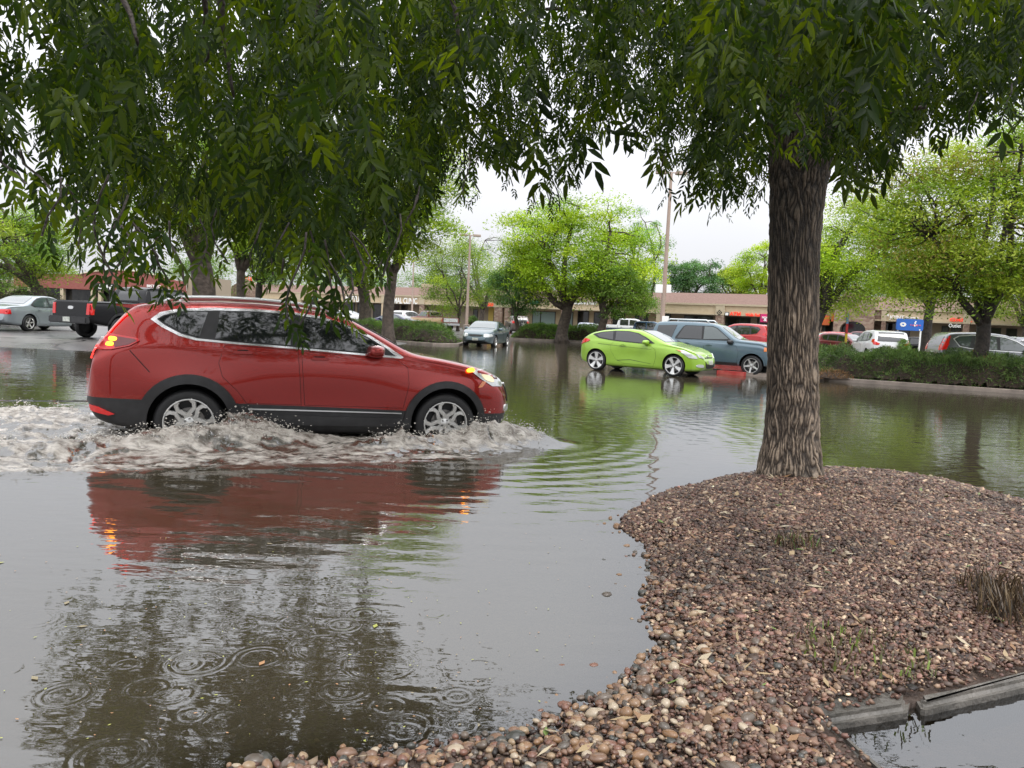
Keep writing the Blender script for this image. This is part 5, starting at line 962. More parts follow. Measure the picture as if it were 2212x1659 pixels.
# ---- the near ash tree
def bark_trunk(parent, path, rad, name='trunk', na=380, nh=760, seed=0.):
    path = np.array(path, float); zz = np.linspace(0, 1, nh); s = np.linspace(0, 1, len(path))
    C_ = np.stack([np.interp(zz, s, path[:, k]) for k in range(3)], -1); kk = np.ones(25)/25
    for k in range(3): C_[:, k] = np.convolve(np.pad(C_[:, k], 12, mode='edge'), kk, 'valid')
    R0 = np.interp(zz, s, rad); R0 = np.convolve(np.pad(R0, 12, mode='edge'), kk, 'valid'); a = np.linspace(0, 2*np.pi, na, endpoint=False); AA_, ZZ_ = np.meshgrid(a, zz); H_ = path[-1, 2]-path[0, 2]
    # furrowed bark: long plates parted by a network of cracks
    NC = 62; rows = 4.4; w_ = AA_/(2*np.pi); v = ZZ_*H_
    def per(fn, n_=16): return fn(0)*(1-w_)+fn(-n_)*w_
    def cells(NC, rows, wob, sd):
        u = w_*NC+wob*(per(lambda o: fbm((w_*16+o)*1.1+sd, v*3.2+sd, 3))-.5); y = v*rows+.9*(per(lambda o: vn((w_*16+o)*1.7, v*2+sd))-.5)
        ui, yi = np.floor(u).astype(int), np.floor(y).astype(int); f1 = np.full(u.shape, 9.); f2 = np.full(u.shape, 9.)
        for a_ in (-1, 0, 1):
            for b_ in (-1, 0, 1):
                cu, cy = (ui+a_) % NC, yi+b_; ju = _T[(cu*7+sd) & 255, (cy*13+31) & 255]; jy = _T[(cu*11+97) & 255, (cy*5+sd) & 255]
                d_ = (ui+a_+ju-u)**2+((yi+b_+jy-y)*.9)**2; d_ = np.sqrt(d_); n1 = np.minimum(f1, d_); f2 = np.where(d_ < f1, f1, np.minimum(f2, d_)); f1 = n1
        return f2-f1
    c1 = cells(NC, rows, 5.5, 3); c2 = cells(NC*2, rows*3.2, 7., 50); fine = per(lambda o: vn((w_*16+o)*18, v*60)); cr = fine
    D = .66*np.clip(c1*1.5, 0, 1)**.7+.24*np.clip(c2*1.4, 0, 1)+.10*fine
    flare = 1+.10*np.cos(AA_*5+.7)*np.exp(-ZZ_*H_/.22)+.04*np.cos(AA_*3+2)*1
    Rr = R0[:, None]*flare*(1+.03*(per(lambda o: vn((w_*16+o)*.5, v*1.2))-.5))+(D-.55)*.026
    V = np.stack([C_[:, 0:1]+Rr*np.cos(AA_), C_[:, 1:2]+Rr*np.sin(AA_), np.broadcast_to(C_[:, 2:3], AA_.shape)], -1).reshape(-1, 3)
    gi = np.arange(na*nh).reshape(nh, na); Fq = np.stack([gi[:-1], np.roll(gi, -1, 1)[:-1], np.roll(gi, -1, 1)[1:], gi[1:]], -1).reshape(-1, 4)
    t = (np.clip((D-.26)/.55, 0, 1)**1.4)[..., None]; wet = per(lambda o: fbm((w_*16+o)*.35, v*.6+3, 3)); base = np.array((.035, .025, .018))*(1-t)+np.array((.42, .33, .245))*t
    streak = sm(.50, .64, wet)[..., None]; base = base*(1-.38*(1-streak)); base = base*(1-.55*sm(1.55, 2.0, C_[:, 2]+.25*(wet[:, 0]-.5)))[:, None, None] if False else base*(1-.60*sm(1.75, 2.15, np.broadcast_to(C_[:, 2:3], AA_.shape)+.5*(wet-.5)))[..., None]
    return mesh_np(name, V, Fq, M['barkattr'], parent, smooth=True, col=base.reshape(-1, 3))
M['barkattr'] = attrmat('ash_bark', .62, bump=(70, .5, .01), spec=.45)
tb0 = G(1703, 1034, .11); ASH = empty('ash_tree', (tb0[0], tb0[1]+.25, .05)); tag(ASH, 'big ash tree with deeply ridged bark standing on the gravel mound', 'tree')
Yt = tb0[1]+.25
def tp_(px, py): q = P(px, py, Yt); return np.array([q[0]-tb0[0], 0., q[2]-.05])
path = [tp_(1704, 1062)*[1, 1, 0]+[0, 0, -.08], tp_(1704, 1010), tp_(1708, 940), tp_(1711, 860), tp_(1711, 780), tp_(1712, 700), tp_(1713, 600), tp_(1716, 500), tp_(1721, 420), tp_(1726, 360), tp_(1733, 300)]
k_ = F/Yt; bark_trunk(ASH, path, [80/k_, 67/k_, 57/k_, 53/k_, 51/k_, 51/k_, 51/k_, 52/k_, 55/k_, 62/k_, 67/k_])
lb_ = MB(); top = path[-1]; ends = []
def lp(px, py, Y): q = P(px, py, Y); return q-np.array([tb0[0], Yt, .05])
for (s, e, r0, r1) in [((1700, 310, Yt), (1670, -120, Yt-.4), .17, .09), ((1765, 320, Yt), (1890, 60, Yt+.5), .16, .08), ((1890, 60, Yt+.5), (2100, -150, Yt+.8), .08, .04), ((1735, 330, Yt), (1740, -160, Yt+1.2), .15, .07),
        ((1690, 250, Yt), (1480, 60, Yt+.6), .09, .045), ((1480, 60, Yt+.6), (1180, 20, Yt+1.6), .05, .02), ((1680, 150, Yt-.3), (1450, -150, Yt-2.), .09, .04), ((1670, -60, Yt-.4), (1000, -250, Yt-1.), .08, .03), ((1000, -250, Yt-1.), (500, -350, Yt-1.5), .05, .02), ((1790, 300, Yt+.1), (2000, 230, Yt-.6), .05, .02), ((1640, 180, Yt), (1560, 330, Yt+.2), .03, .012), ((1790, 280, Yt), (1830, 350, Yt-.2), .03, .01)]:
    limb(lb_, lp(*s), lp(*e), r0, r1, .02, 10, 14, .03)
lb_.build('limbs', M['darkbark'], ASH, True)
# second ash whose trunk is behind us on the left
B2 = empty('ash_tree', (-5.2, -1.6, 0.)); tag(B2, 'ash tree whose drooping leafy branches hang over the left half of the picture', 'tree')
l2 = MB(); limb(l2, (0, 0, -.2), (.3, .3, 3.4), .26, .2, 0, 12, 10, .01)
def rel(px, py, Y): q = P(px, py, Y); return q-np.array([-5.2, -1.6, 0])
for e in [(480, -60, 3.2), (120, -140, 3.6), (900, -200, 4.5), (250, -200, 5.5), (650, -200, 6.5)]: limb(l2, (.3, .3, 3.3), rel(*e), .12, .045, .03, 9, 12, .04)
for s, e, r0 in [((480, -60, 3.2), (505, 210, 3.4), .02), ((430, -80, 3.2), (440, 140, 3.6), .015), ((900, -200, 4.5), (985, 150, 4.8), .03), ((700, -100, 4.), (690, 160, 4.2), .02), ((250, -120, 3.), (300, 100, 2.9), .015)]:
    limb(l2, rel(*s), rel(*e), r0, .006, 0, 6, 10, .04)
l2.build('trunk', M['darkbark'], B2, True)
BX = [-500, -150, 0, 60, 120, 180, 250, 330, 420, 500, 580, 650, 730, 790, 850, 900, 960, 1040, 1120, 1180, 1250, 1285, 1320, 1375, 1420, 1480, 1560, 1640, 1690, 1760, 1820, 1880, 1930, 1980, 2040, 2120, 2212, 2400, 2800]
BY = [390, 390, 395, 400, 440, 480, 505, 530, 555, 525, 550, 575, 600, 590, 550, 470, 400, 370, 370, 410, 415, 320, 245, 255, 355, 410, 430, 430, 330, 335, 390, 390, 350, 310, 280, 265, 245, 230, 230]
def compound(pos, ax, size, cols, n_pair=3):
    """pinnate leaves: leaflets in pairs along a drooping rachis"""
    n = len(pos); side = np.cross(ax, rdir(n)); side /= np.linalg.norm(side, axis=1)[:, None]; nr = np.cross(ax, side); Vs = []; Cs = []
    for k in range(n_pair*2+1):
        if k == n_pair*2: t = 1.; d = ax; b0 = pos+ax*size[:, None]
        else:
            s = 1 if k % 2 else -1; t = (k//2+1)/(n_pair+.6); d = ax*.62+side*s*.8+nr*rng.normal(0, .22, (n, 1)); d[:, 2] -= .25; d /= np.linalg.norm(d, axis=1)[:, None]; b0 = pos+ax*(size*t)[:, None]
        l = size*rng.uniform(.36, .50, n); w = np.cross(d, nr+rng.normal(0, .3, (n, 3))); w /= np.linalg.norm(w, axis=1)[:, None]; f = np.cross(w, d)
        L1 = l[:, None]; wd = (l*.155)[:, None]; cup = f*(l*.07)[:, None]; dr = np.array([0, 0, -1.])*(l*.10)[:, None]
        Vs.append(np.stack([b0, b0+d*L1*.32+w*wd+cup, b0+d*L1*.68+w*wd*.8+cup+dr*.5, b0+d*L1+dr, b0+d*L1*.68-w*wd*.8+cup+dr*.5, b0+d*L1*.32-w*wd+cup], 1)); Cs.append(cols*rng.uniform(.75, 1.3, (n, 1)))
    V = np.concatenate(Vs).reshape(-1, 3); C_ = np.repeat(np.concatenate(Cs), 6, 0); m_ = len(V)//6; i = np.arange(m_)*6
    return V, np.concatenate([np.stack([i, i+1, i+2, i+3], -1), np.stack([i, i+3, i+4, i+5], -1)]), C_
AC = np.array([(.017, .035, .005), (.012, .027, .005), (.028, .049, .005), (.010, .022, .005), (.046, .073, .006)])
def canopy(parent, org, x0, x1, n, d0, d1, ytop, size=(.16, .26), thin=1., bias=0.):
    """strands of leaves inside the crown volume, above its drooping lower edge"""
    px = rng.uniform(x0, x1, n*3); dd = (d0**3+(d1**3-d0**3)*rng.random(n*3))**(1/3); py = rng.uniform(ytop, 660, n*3)
    low = np.interp(px, BX, BY)+rng.normal(0, 12, n*3)-14+bias+40*(vn(px/38., dd*1.3)-.5)-np.where(rng.random(n*3) < .5, rng.exponential(50, n*3), 0)
    gap = .6*vn(px/60., py/60.+dd*.8)+.4*vn(px/21., py/21.+dd*2); k = (py < low-.09*F/dd) & (gap > .43) & ~((px < 30+230*vn(px*.0+py/70., dd*2.1)) & (dd > 4.6)) & ~((px > 1180) & (px < 1450) & (dd < 4.5)) & (rng.random(n*3) < thin); px, py, dd = px[k][:n], py[k][:n], dd[k][:n]; n = len(px)
    p = np.array([P(a, b_, c) for a, b_, c in zip(px, py, dd)]); k = (p[:, 2] > 1.55) & (p[:, 2] < 9); p = p[k]; n = len(p)
    out = rng.normal(0, .5, (n, 3)); ax = np.array([0, 0, -1.])+out*np.array([1, 1, .6]); ax /= np.linalg.norm(ax, axis=1)[:, None]
    V, Fc, C_ = compound(p-np.array(org), ax, rng.uniform(size[0], size[1], n), AC[rng.integers(0, len(AC), n)]); return V, Fc, C_
def strands(org, spec):
    """hanging twigs carrying a row of leaves: (x, top row, bottom row, distance)"""
    P_, A_, S_ = [], [], []; tw = MB()
    for (px, y0, y1, Y) in spec:
        a, b_ = P(px+rng.normal(0, 10), y0, Y), P(px, y1-.05*F/Y, Y); m_ = max(4, int((a[2]-b_[2])/.045)); ph = rng.uniform(0, 6)
        pts = []
        for i in range(m_):
            t = i/(m_-1); q = a*(1-t)+b_*t+np.array([.03*math.sin(4*t+ph), .03*math.cos(3*t+ph), 0]); pts.append(q-np.array(org)); an = i*2.4+ph
            P_.append(q); o_ = np.array([math.cos(an)*.55, math.sin(an)*.55, -1.+.3*t]); A_.append(o_/np.linalg.norm(o_)); S_.append(rng.uniform(.10, .145)*(1-.25*t))
        tw.tube(pts, [.004]*len(pts), 4)
    P_, A_, S_ = np.array(P_), np.array(A_), np.array(S_); cl = AC[rng.integers(0, len(AC), len(P_))]*1.5
    return compound(P_-np.array(org), A_, S_, cl)+(tw,)
def join(parts):
    V, Fc, C_ = [], [], []; o = 0
    for v, f, c in parts: V.append(v); Fc.append(f+o); C_.append(c); o += len(v)
    return np.concatenate(V), np.concatenate(Fc), np.concatenate(C_)
oA = (tb0[0], Yt, .05)
pa = [canopy(ASH, oA, 880, 2500, 10000, 4.4, 9.8, -60, (.10, .165)), canopy(ASH, oA, 900, 2500, 1500, 5.0, 10.5, -620, (.26, .40), 1., 0), canopy(ASH, oA, 1540, 1960, 240, 2.4, 3.4, -80, (.12, .17), 1., -150), canopy(ASH, oA, 1000, 2400, 650, 2.8, 4.2, -120, (.12, .18), 1., -210)]  # large-leaved batch reaching above the frame is added for shading and reflections
pa.append(canopy(ASH, oA, 1700, 2500, 900, 7., 10.5, -400, (.2, .3)))
s1 = strands(oA, [(1010, 330, 445, 5.), (1035, 340, 430, 5.2), (1180, 380, 460, 6.5), (1205, 350, 470, 6.3), (1160, 400, 450, 6.6), (1100, 340, 415, 6.), (1440, 330, 430, 5.6), (1530, 380, 465, 5.8), (1570, 380, 470, 5.9), (1610, 380, 460, 6.), (1648, 380, 450, 5.9), (1500, 380, 440, 5.8), (1725, 240, 345, 3.4), (1850, 320, 410, 6.), (1905, 320, 400, 6.1), (1950, 320, 395, 6.2), (1385, 260, 320, 5.5), (2100, 200, 285, 4.2), (2180, 180, 265, 4.4)])
V, Fc, C_ = join(pa+[s1[:3]]); mesh_np('crown', V, Fc, M['ashleaf'], ASH, col=np.clip(C_, 0, 1)); tag(s1[3].build('twigs', M['darkbark'], ASH), kind='stuff')
oB = (-5.2, -1.6, 0.)
pb = [canopy(B2, oB, -500, 960, 4600, 3.8, 9.3, -60, (.095, .16)), canopy(B2, oB, -200, 980, 3800, 7.5, 11.2, 60, (.10, .17)), canopy(B2, oB, -500, 900, 200, 2.0, 3.2, -120, (.11, .15), 1., -110), canopy(B2, oB, 40, 1000, 1150, 5.0, 10.5, -620, (.26, .40)), canopy(B2, oB, -500, 880, 800, 2.6, 4.2, -80, (.10, .15), 1., -50)]  # fourth batch: big leaves up out of view, added to block sky and reflect
pb.append(canopy(B2, oB, -500, 170, 420, 3.0, 4.55, -60, (.10, .15)))
s2 = strands(oB, [(232, 380, 632, 2.3), (250, 420, 655, 2.4), (262, 470, 610, 2.5), (322, 480, 620, 2.6), (345, 500, 640, 2.7), (372, 480, 645, 2.5), (300, 480, 580, 2.8), (20, 330, 430, 2.2), (75, 330, 440, 2.3), (120, 380, 545, 2.6), (150, 400, 560, 2.7), (185, 400, 545, 2.7), (430, 470, 620, 3.2), (480, 450, 590, 3.3), (600, 480, 620, 3.3), (640, 500, 720, 2.7), (655, 540, 735, 2.8), (628, 560, 700, 2.9), (700, 500, 655, 3.), (725, 520, 680, 2.8), (745, 540, 700, 2.7), (770, 500, 640, 3.), (820, 470, 610, 3.3), (845, 460, 625, 3.2), (870, 420, 560, 3.6), (900, 400, 520, 3.8), (560, 480, 610, 3.4), (790, 500, 610, 3.2)])
V, Fc, C_ = join(pb+[s2[:3]]); mesh_np('crown', V, Fc, M['ashleaf'], B2, col=np.clip(C_, 0, 1)); tag(s2[3].build('twigs', M['darkbark'], B2), kind='stuff')
print('leaf faces', len(Fc))
# ---------------------------------------------------------------- shops
BA = math.atan2(-.67, 1.); be_ = np.array([math.cos(BA), math.sin(BA)]); bn_ = np.array([-be_[1], be_[0]])
M['stucco'] = pbr('cream_stucco', (.60, .47, .30), .85, noise=(2.5, (.66, .53, .36)), bump=(30, .2, .01)); M['trim'] = pbr('pale_trim', (.55, .46, .32), .8)
M['wallw'] = pbr('taupe_wall', (.38, .31, .23), .85, noise=(2, (.36, .30, .22))); M['roof'] = pbr('brown_red_shingle', (.16, .09, .068), .8, noise=(6, (.22, .135, .105), 8.), bump=(18, .6, .03))
M['shopglass'] = pbr('shop_glass', (.012, .014, .015), .06, spec=.6, noise=(1.2, (.05, .05, .045))); M['teal'] = pbr('teal_blind', (.30, .40, .38), .4); M['frame'] = pbr('dark_frame', (.04, .035, .03), .5)
M['letter'] = pbr('white_lettering', (.85, .85, .82), .5, emis=(1, 1, 1), emstr=.12); M['letter_red'] = pbr('red_lettering', (.75, .03, .02), .4, emis=(1, .08, .04), emstr=.5)
M['letter_teal'] = pbr('teal_lettering', (.03, .30, .28), .5); M['yellow'] = pbr('yellow_wall', (.68, .50, .12), .7); M['brick'] = pbr('red_brick', (.27, .085, .07), .8, noise=(3, (.32, .11, .09))); M['orange'] = pbr('orange_sign', (.62, .13, .03), .5)
def stone(name):
    m, nt_, out = newmat(name); Lk = nt_.links.new; b = nd(nt_, 'ShaderNodeBsdfPrincipled', Roughness=.85); tc = nd(nt_, 'ShaderNodeTexCoord'); mp = nd(nt_, 'ShaderNodeMapping'); mp.inputs['Scale'].default_value = (1, 1, 1.9)
    v = nd(nt_, 'ShaderNodeTexVoronoi', Scale=3.2); r = nd(nt_, 'ShaderNodeValToRGB'); e = r.color_ramp.elements; e[0].color = (.20, .13, .10, 1); e[1].color = (.42, .33, .25, 1); e.new(.5).color = (.30, .20, .15, 1)
    v2 = nd(nt_, 'ShaderNodeTexVoronoi', feature='DISTANCE_TO_EDGE', Scale=3.2); bp = nd(nt_, 'ShaderNodeBump', Strength=.7, Distance=.03); sx = nd(nt_, 'ShaderNodeSeparateColor')
    Lk(tc.outputs['Object'], mp.inputs[0]); Lk(mp.outputs[0], v.inputs['Vector']); Lk(mp.outputs[0], v2.inputs['Vector']); Lk(v.outputs['Color'], sx.inputs[0]); Lk(sx.outputs[0], r.inputs[0]); Lk(r.outputs[0], b.inputs['Base Color']); Lk(v2.outputs['Distance'], bp.inputs['Height']); Lk(bp.outputs[0], b.inputs['Normal']); Lk(b.outputs[0], out.inputs[0]); return m
M['stonew'] = stone('field_stone')
def fac(px, py, off=0., P0=(0., 93.)):                 # pixel on the facade plane -> (s, z)
    d = ray(px, py); o = np.array(P0)+bn_*off; t = ((o-np.zeros(2))@bn_)/(d[:2]@bn_); q = d*t+np.array([0, 0, CAMH]); return float((q[:2]-o)@be_), float(q[2])
def text(name, body, parent, s, z, h, width, mat, y=-.06, ext=.03, font_shear=0.):
    cu = bpy.data.curves.new(name, 'FONT'); cu.body = body; cu.size = 1; cu.extrude = .03; cu.offset = .018; cu.shear = font_shear; cu.resolution_u = 3
    o = bpy.data.objects.new(name, cu); COL.objects.link(o); bpy.context.view_layer.update(); dg = bpy.context.evaluated_depsgraph_get(); me = bpy.data.meshes.new_from_object(o.evaluated_get(dg)); bpy.data.objects.remove(o)
    v = np.array([x.co[:] for x in me.vertices]); lo, hi = v.min(0), v.max(0); fx, fz = width/(hi[0]-lo[0]), h/(hi[1]-lo[1])
    for x in me.vertices: X, Z, Y_ = (x.co.x-lo[0])*fx, (x.co.y-lo[1])*fz, x.co.z; x.co = (s+X, y-Y_-.03, z+Z)
    me.materials.clear(); me.update(); return link(name, me, parent, mat)
ZG, ZF, ZC, ZR = .15, 2.95, 4.1, 5.35
def shop(name, label, px0, px1, wall, windows, roofm='roof', pillars=(), zf=ZF, zc=ZC, zr=ZR, wallback=2.2, extra=None, hip=(0, 0), fascm='stucco', baseh=.0):
    s0, s1 = fac(px0, 690)[0], fac(px1, 690)[0]; o2 = np.array((0., 93.))+be_*s0; R_ = empty(name, (o2[0], o2[1], ZG), BA); tag(R_, label, 'shop building'); Lg = s1-s0; g = -ZG
    b = MB(); b.box(0, Lg, wallback, wallback+12, g*0-.3, zf+g+.02, 0); b.build('wall', M[wall], R_)
    b = MB(); b.box(0, Lg, 0, .45, zf+g, zc+g-.18, 0); b.box(-.05, Lg+.05, -.16, .6, zc+g-.18, zc+g, 1); b.box(0, Lg, -.05, .0-.003, zf+g, zf+g+.14, 1); b.box(0, Lg, .453, wallback+.2, zf+g+.02, zf+g+.2, 0); b.build('fascia', [M[fascm], M['trim']], R_)
    b = MB(); a0, a1 = hip; V = [(0, .1, zc+g+.003), (Lg, .1, zc+g+.003), (Lg-a1, 4.2, zr+g), (a0, 4.2, zr+g), (Lg-a1, 10, zr+g), (a0, 10, zr+g), (Lg, 14.3, zc+g), (0, 14.3, zc+g)]
    b.add(V, [(0, 1, 2, 3), (3, 2, 4, 5), (5, 4, 6, 7), (1, 6, 4, 2), (0, 3, 5, 7), (0, 7, 6, 1)]); b.build('roof', M[roofm], R_)
    if baseh:
        b = MB(); b.box(0.01, Lg-.01, wallback-.06, wallback-.003, 0, baseh, 0); b.build('stone_base', M['stonew'], R_)
    for w in windows:
        a, c, zt_, zb_ = w[:4]; gm = w[4] if len(w) > 4 else 'shopglass'; x0, x1 = fac(a, 690, wallback)[0]-s0, fac(c, 690, wallback)[0]-s0
        b = MB(); t = .07; y0 = wallback-.075
        for q in ((x0, x1, zt_-t, zt_), (x0, x1, zb_, zb_+t), (x0, x0+t, zb_+t, zt_-t), (x1-t, x1, zb_+t, zt_-t)): b.box(q[0], q[1], y0, wallback-.002, q[2], q[3], 0)
        for m_ in np.arange(x0+1.6, x1-.8, 1.6): b.box(m_-.03, m_+.03, y0+.012, wallback-.004, zb_+t, zt_-t, 0)
        f = b.build('window', M['frame'], R_); b = MB(); b.box(x0+t, x1-t, y0+.03, wallback-.006, zb_+t, zt_-t, 0); b.build('pane', M[gm], f)
    for a, c, mt in pillars:
        x0, x1 = fac(a, 690)[0]-s0, fac(c, 690)[0]-s0; b = MB(); b.box(x0, x1, -.10, .40, 0, zf+g-.003, 0); b.box(x0-.05, x1+.05, -.14, .30, zf+g+.003, zc+g-.2, 1); b.build('pillar', [M[mt], M['trim']], R_)
    return R_, s0
def sg(px, py, s0): s, z = fac(px, py); return s-s0, z-ZG
def sign(R_, s0, body, x0, x1, y0, y1, mat, nm='sign_lettering', sh=0.):
    a, z1 = sg(x0, y0, s0); b_, z0 = sg(x1, y1, s0); z0m = sg(x0, y1, s0)[1]; return text(nm, body, R_, a, z0m, max(.2, z1-z0m), b_-a, M[mat], font_shear=sh)
R1, s1_ = shop('shop_building', 'cream shop with gabled stone entrance showing above the red car roof', 480, 742, 'wallw', [(500, 520, 2.7, .1), (560, 640, 2.6, .4), (655, 700, 2.6, .4)], pillars=[(488, 512, 'stonew'), (640, 650, 'stucco')])
a, z = sg(505, 640, s1_); b = MB(); x1 = sg(560, 640, s1_)[0]; N = 16
V = [(a-.3, -.25, 2.8), (x1+.3, -.25, 2.8), (x1+.3, -.25, 4.6), ((a+x1)/2, -.25, 5.9), (a-.3, -.25, 4.6)]; V2 = [(x, .45, z_) for x, y, z_ in V]; b.add(V+V2, [(0, 1, 2, 3, 4), (9, 8, 7, 6, 5)]+[(i, 5+i, 5+(i+1) % 5, (i+1) % 5) for i in range(5)]); b.build('entrance_gable', M['stonew'], R1)
sign(R1, s1_, 'PASTA', 522, 546, 598, 607, 'letter_red'); sign(R1, s1_, 'Hair Salon', 662, 688, 641, 648, 'letter_teal')
R2, s2_ = shop('shop_building', 'cream shop with a brown hipped roof and white ANIMAL CLINIC lettering', 742, 935, 'wallw', [(742, 766, 2.7, .2), (772, 790, 2.7, .2), (806, 826, 2.7, 0.), (848, 862, 2.7, 0.), (866, 880, 2.7, 0.), (912, 925, 2.6, .2)], pillars=[(824, 831, 'stucco'), (906, 916, 'stonew')], hip=(2, 3))
sign(R2, s2_, 'MUTUAL', 748, 790, 639, 652, 'letter'); sign(R2, s2_, 'ANIMAL CLINIC', 836, 902, 642, 655, 'letter')
b = MB(); a = sg(862, 640, s2_)[0]; b.box(a, a+2.3, 4.4, 6, 5.2, 5.75, 0, .05); b.build('roof_vent_unit', M['trim'], R2)
R3, s3_ = shop('shop_building', 'shop with a yellow entrance wall and small red sign behind the thin lamp post', 935, 1106, 'wallw', [(1022, 1032, 2.5, 0.)], pillars=[(1068, 1084, 'stonew'), (1090, 1100, 'stonew')])
b = MB(); a, c = sg(1036, 670, s3_)[0], sg(1068, 670, s3_)[0]; b.box(a, c, 1.9, 2.197, 0, 2.78, 0); yw = b.build('entrance_wall', M['yellow'], R3); b = MB(); m_ = (a+c)/2+.2; b.box(m_-.5, m_+.9, 1.85, 1.897, 0, 2.3, 0); b.box(m_-.38, m_+.17, 1.83, 1.847, .1, 2.2, 1); b.box(m_+.23, m_+.78, 1.83, 1.847, .1, 2.2, 1); b.build('door', [M['frame'], M['yellow']], R3)
sign(R3, s3_, 'STUDIO', 1041, 1066, 654, 661, 'letter_red')
R4, s4_ = shop('shop_building', 'shop with pale teal blinds, stone base and white script dental sign', 1106, 1420, 'stucco', [(1104, 1116, 2.7, 0), (1150, 1168, 2.55, .8, 'teal'), (1168, 1200, 2.55, .8, 'teal'), (1222, 1238, 2.6, .8, 'teal'), (1248, 1272, 2.75, 0), (1283, 1302, 2.7, .1), (1322, 1350, 2.7, .1), (1372, 1400, 2.7, .1)], pillars=[(1212, 1220, 'stonew'), (1306, 1320, 'stonew')], baseh=.85)
sign(R4, s4_, 'Sapphire Dental', 1240, 1290, 650, 659, 'letter', sh=.25); sign(R4, s4_, 'Optical', 1140, 1165, 648, 657, 'letter_teal', sh=.2)
R5, s5_ = shop('bank_building', 'cream bank building with long brown roof and red ATM sign', 1420, 1745, 'wallw', [(1430, 1449, 2.8, 0), (1478, 1540, 2.7, .3), (1566, 1622, 2.7, .3), (1636, 1700, 2.7, .3)], pillars=[(1418, 1428, 'trim'), (1546, 1564, 'stonew')])
sign(R5, s5_, 'ATM', 1577, 1600, 673.5, 681.5, 'letter_red'); sign(R5, s5_, 'Wells Federal Bank', 1611, 1672, 676.5, 683, 'letter_red')
a, z = sg(1567, 674, s5_); b = MB(); b.box(a, a+.42, -.14, -.003, z-.40, z, 0, .04); b.box(a+.06, a+.36, -.155, -.142, z-.33, z-.07, 1); b.build('sign_logo', [M['frame'], M['letter']], R5)
a, z = sg(1555, 675.5, s5_); b = MB()
for (r_, y_, mi) in ((.30, -.155, 0), (.17, -.165, 1), (.09, -.175, 0)): b.add([(a-r_, y_, z), (a, y_, z-r_), (a+r_, y_, z), (a, y_, z+r_)], [(0, 1, 2, 3)], mi)
b.build('diamond_ornament', [M['frame'], M['trim']], R5)
R6, s6_ = shop('shop_building', 'stone gabled shop with a dark arched doorway right of the big trunk', 1745, 1912, 'stonew', [(1778, 1800, 2.8, .3), (1806, 1822, 2.8, .3)], fascm='stonew', pillars=[(1765, 1776, 'stonew')])
b = MB(); a, c = sg(1806, 690, s6_)[0], sg(1890, 690, s6_)[0]; w_ = c-a; V = []; A_ = np.linspace(math.pi, 0, 15)
zt = [(a+w_/2+w_*.33*math.cos(t), 1.9+.75*math.sin(t)) for t in A_]; ring = [(a, 0), (a+w_*.17, 0)]+zt+[(a+w_*.83, 0), (c, 0), (c, 4.4), (a+w_/2, 6.2), (a, 4.4)]
n = len(ring); V = [(x, -1.0, z_) for x, z_ in ring]+[(x, -.18, z_) for x, z_ in ring]; b.add(V, [tuple(range(n)), tuple(range(2*n-1, n-1, -1))]+[(i, n+i, n+(i+1) % n, (i+1) % n) for i in range(n)]); b.build('arched_portal', M['stonew'], R6)
b = MB(); b.box(a+w_*.12, c-w_*.12, -.17, -.165, 0, 2.75, 0); b.build('door', M['shopglass'], R6)
b = MB(); q = sg(1777, 684, s6_); b.box(q[0], q[0]+.7, -.2, -.1, q[1]-.8, q[1]+.1, 0, .03); b.build('sign_board', M['orange'], R6); b = MB(); q = sg(1796, 690, s6_); b.box(q[0], q[0]+.8, -.2, -.1, q[1]-.2, q[1]+.55, 0, .03); b.build('sign_board', M['orange'], R6)
R7, s7_ = shop('shop_building', 'cream shop reading THE JOINT behind the blue board sign', 1912, 2330, 'wallw', [(1915, 1968, 2.7, .3), (2036, 2052, 2.6, .3), (2056, 2078, 2.6, .3), (2140, 2165, 2.6, .3), (2176, 2200, 2.6, .3), (2230, 2300, 2.6, .3)], pillars=[(1905, 1914, 'stonew'), (2082, 2096, 'stonew'), (2112, 2128, 'stonew')])
sign(R7, s7_, 'THE', 1911, 1921, 679, 683, 'letter'); sign(R7, s7_, 'JOINT', 1922, 1953, 681, 691, 'letter'); sign(R7, s7_, 'chiropractic', 1955, 1985, 683.5, 688.5, 'letter'); sign(R7, s7_, 'Outlet', 2050, 2076, 699, 707, 'letter'); sign(R7, s7_, 'GRILL', 2052, 2100, 687, 694, 'letter_red')
# red brick cafe on the left
def pzx(px, py, Y): q = P(px, py, Y); return q[0], q[2]
Yc = 88.; xA, xB = P(30, 640, Yc)[0], P(398, 640, Yc)[0]; CB = empty('cafe_building', (xA, Yc, .2)); tag(CB, 'low red brick cafe with a curved parapet on the far left', 'cafe building'); Lc = xB-xA
g_ = lambda px, py: (pzx(px, py, Yc)[0]-xA, pzx(px, py, Yc)[1]-.2)
zt_ = g_(200, 613)[1]+.9; prof = [(0, 2.6), (0, zt_)]
for px in np.linspace(170, 365, 14): t = (px-265)/100; prof.append((g_(px, 600)[0], zt_+.75*max(0, 1-t*t)))
prof += [(Lc, zt_-.2), (Lc, 2.6)]; n = len(prof); b = MB(); b.add([(x, 0, z_) for x, z_ in prof]+[(x, .5, z_) for x, z_ in prof], [tuple(range(n)), tuple(range(2*n-1, n-1, -1))]+[(i, n+i, n+(i+1) % n, (i+1) % n) for i in range(n)]); b.build('parapet', M['brick'], CB)
b = MB(); pts = [(x, -.05, z_+.02) for x, z_ in prof[2:-2]]; b.tube(pts, .07, 6); b.tube([(pts[-1][0], -.05, pts[-1][2]), (pts[-1][0], -.05, 2.7)], .07, 6); b.build('parapet_trim', M['trim'], CB)
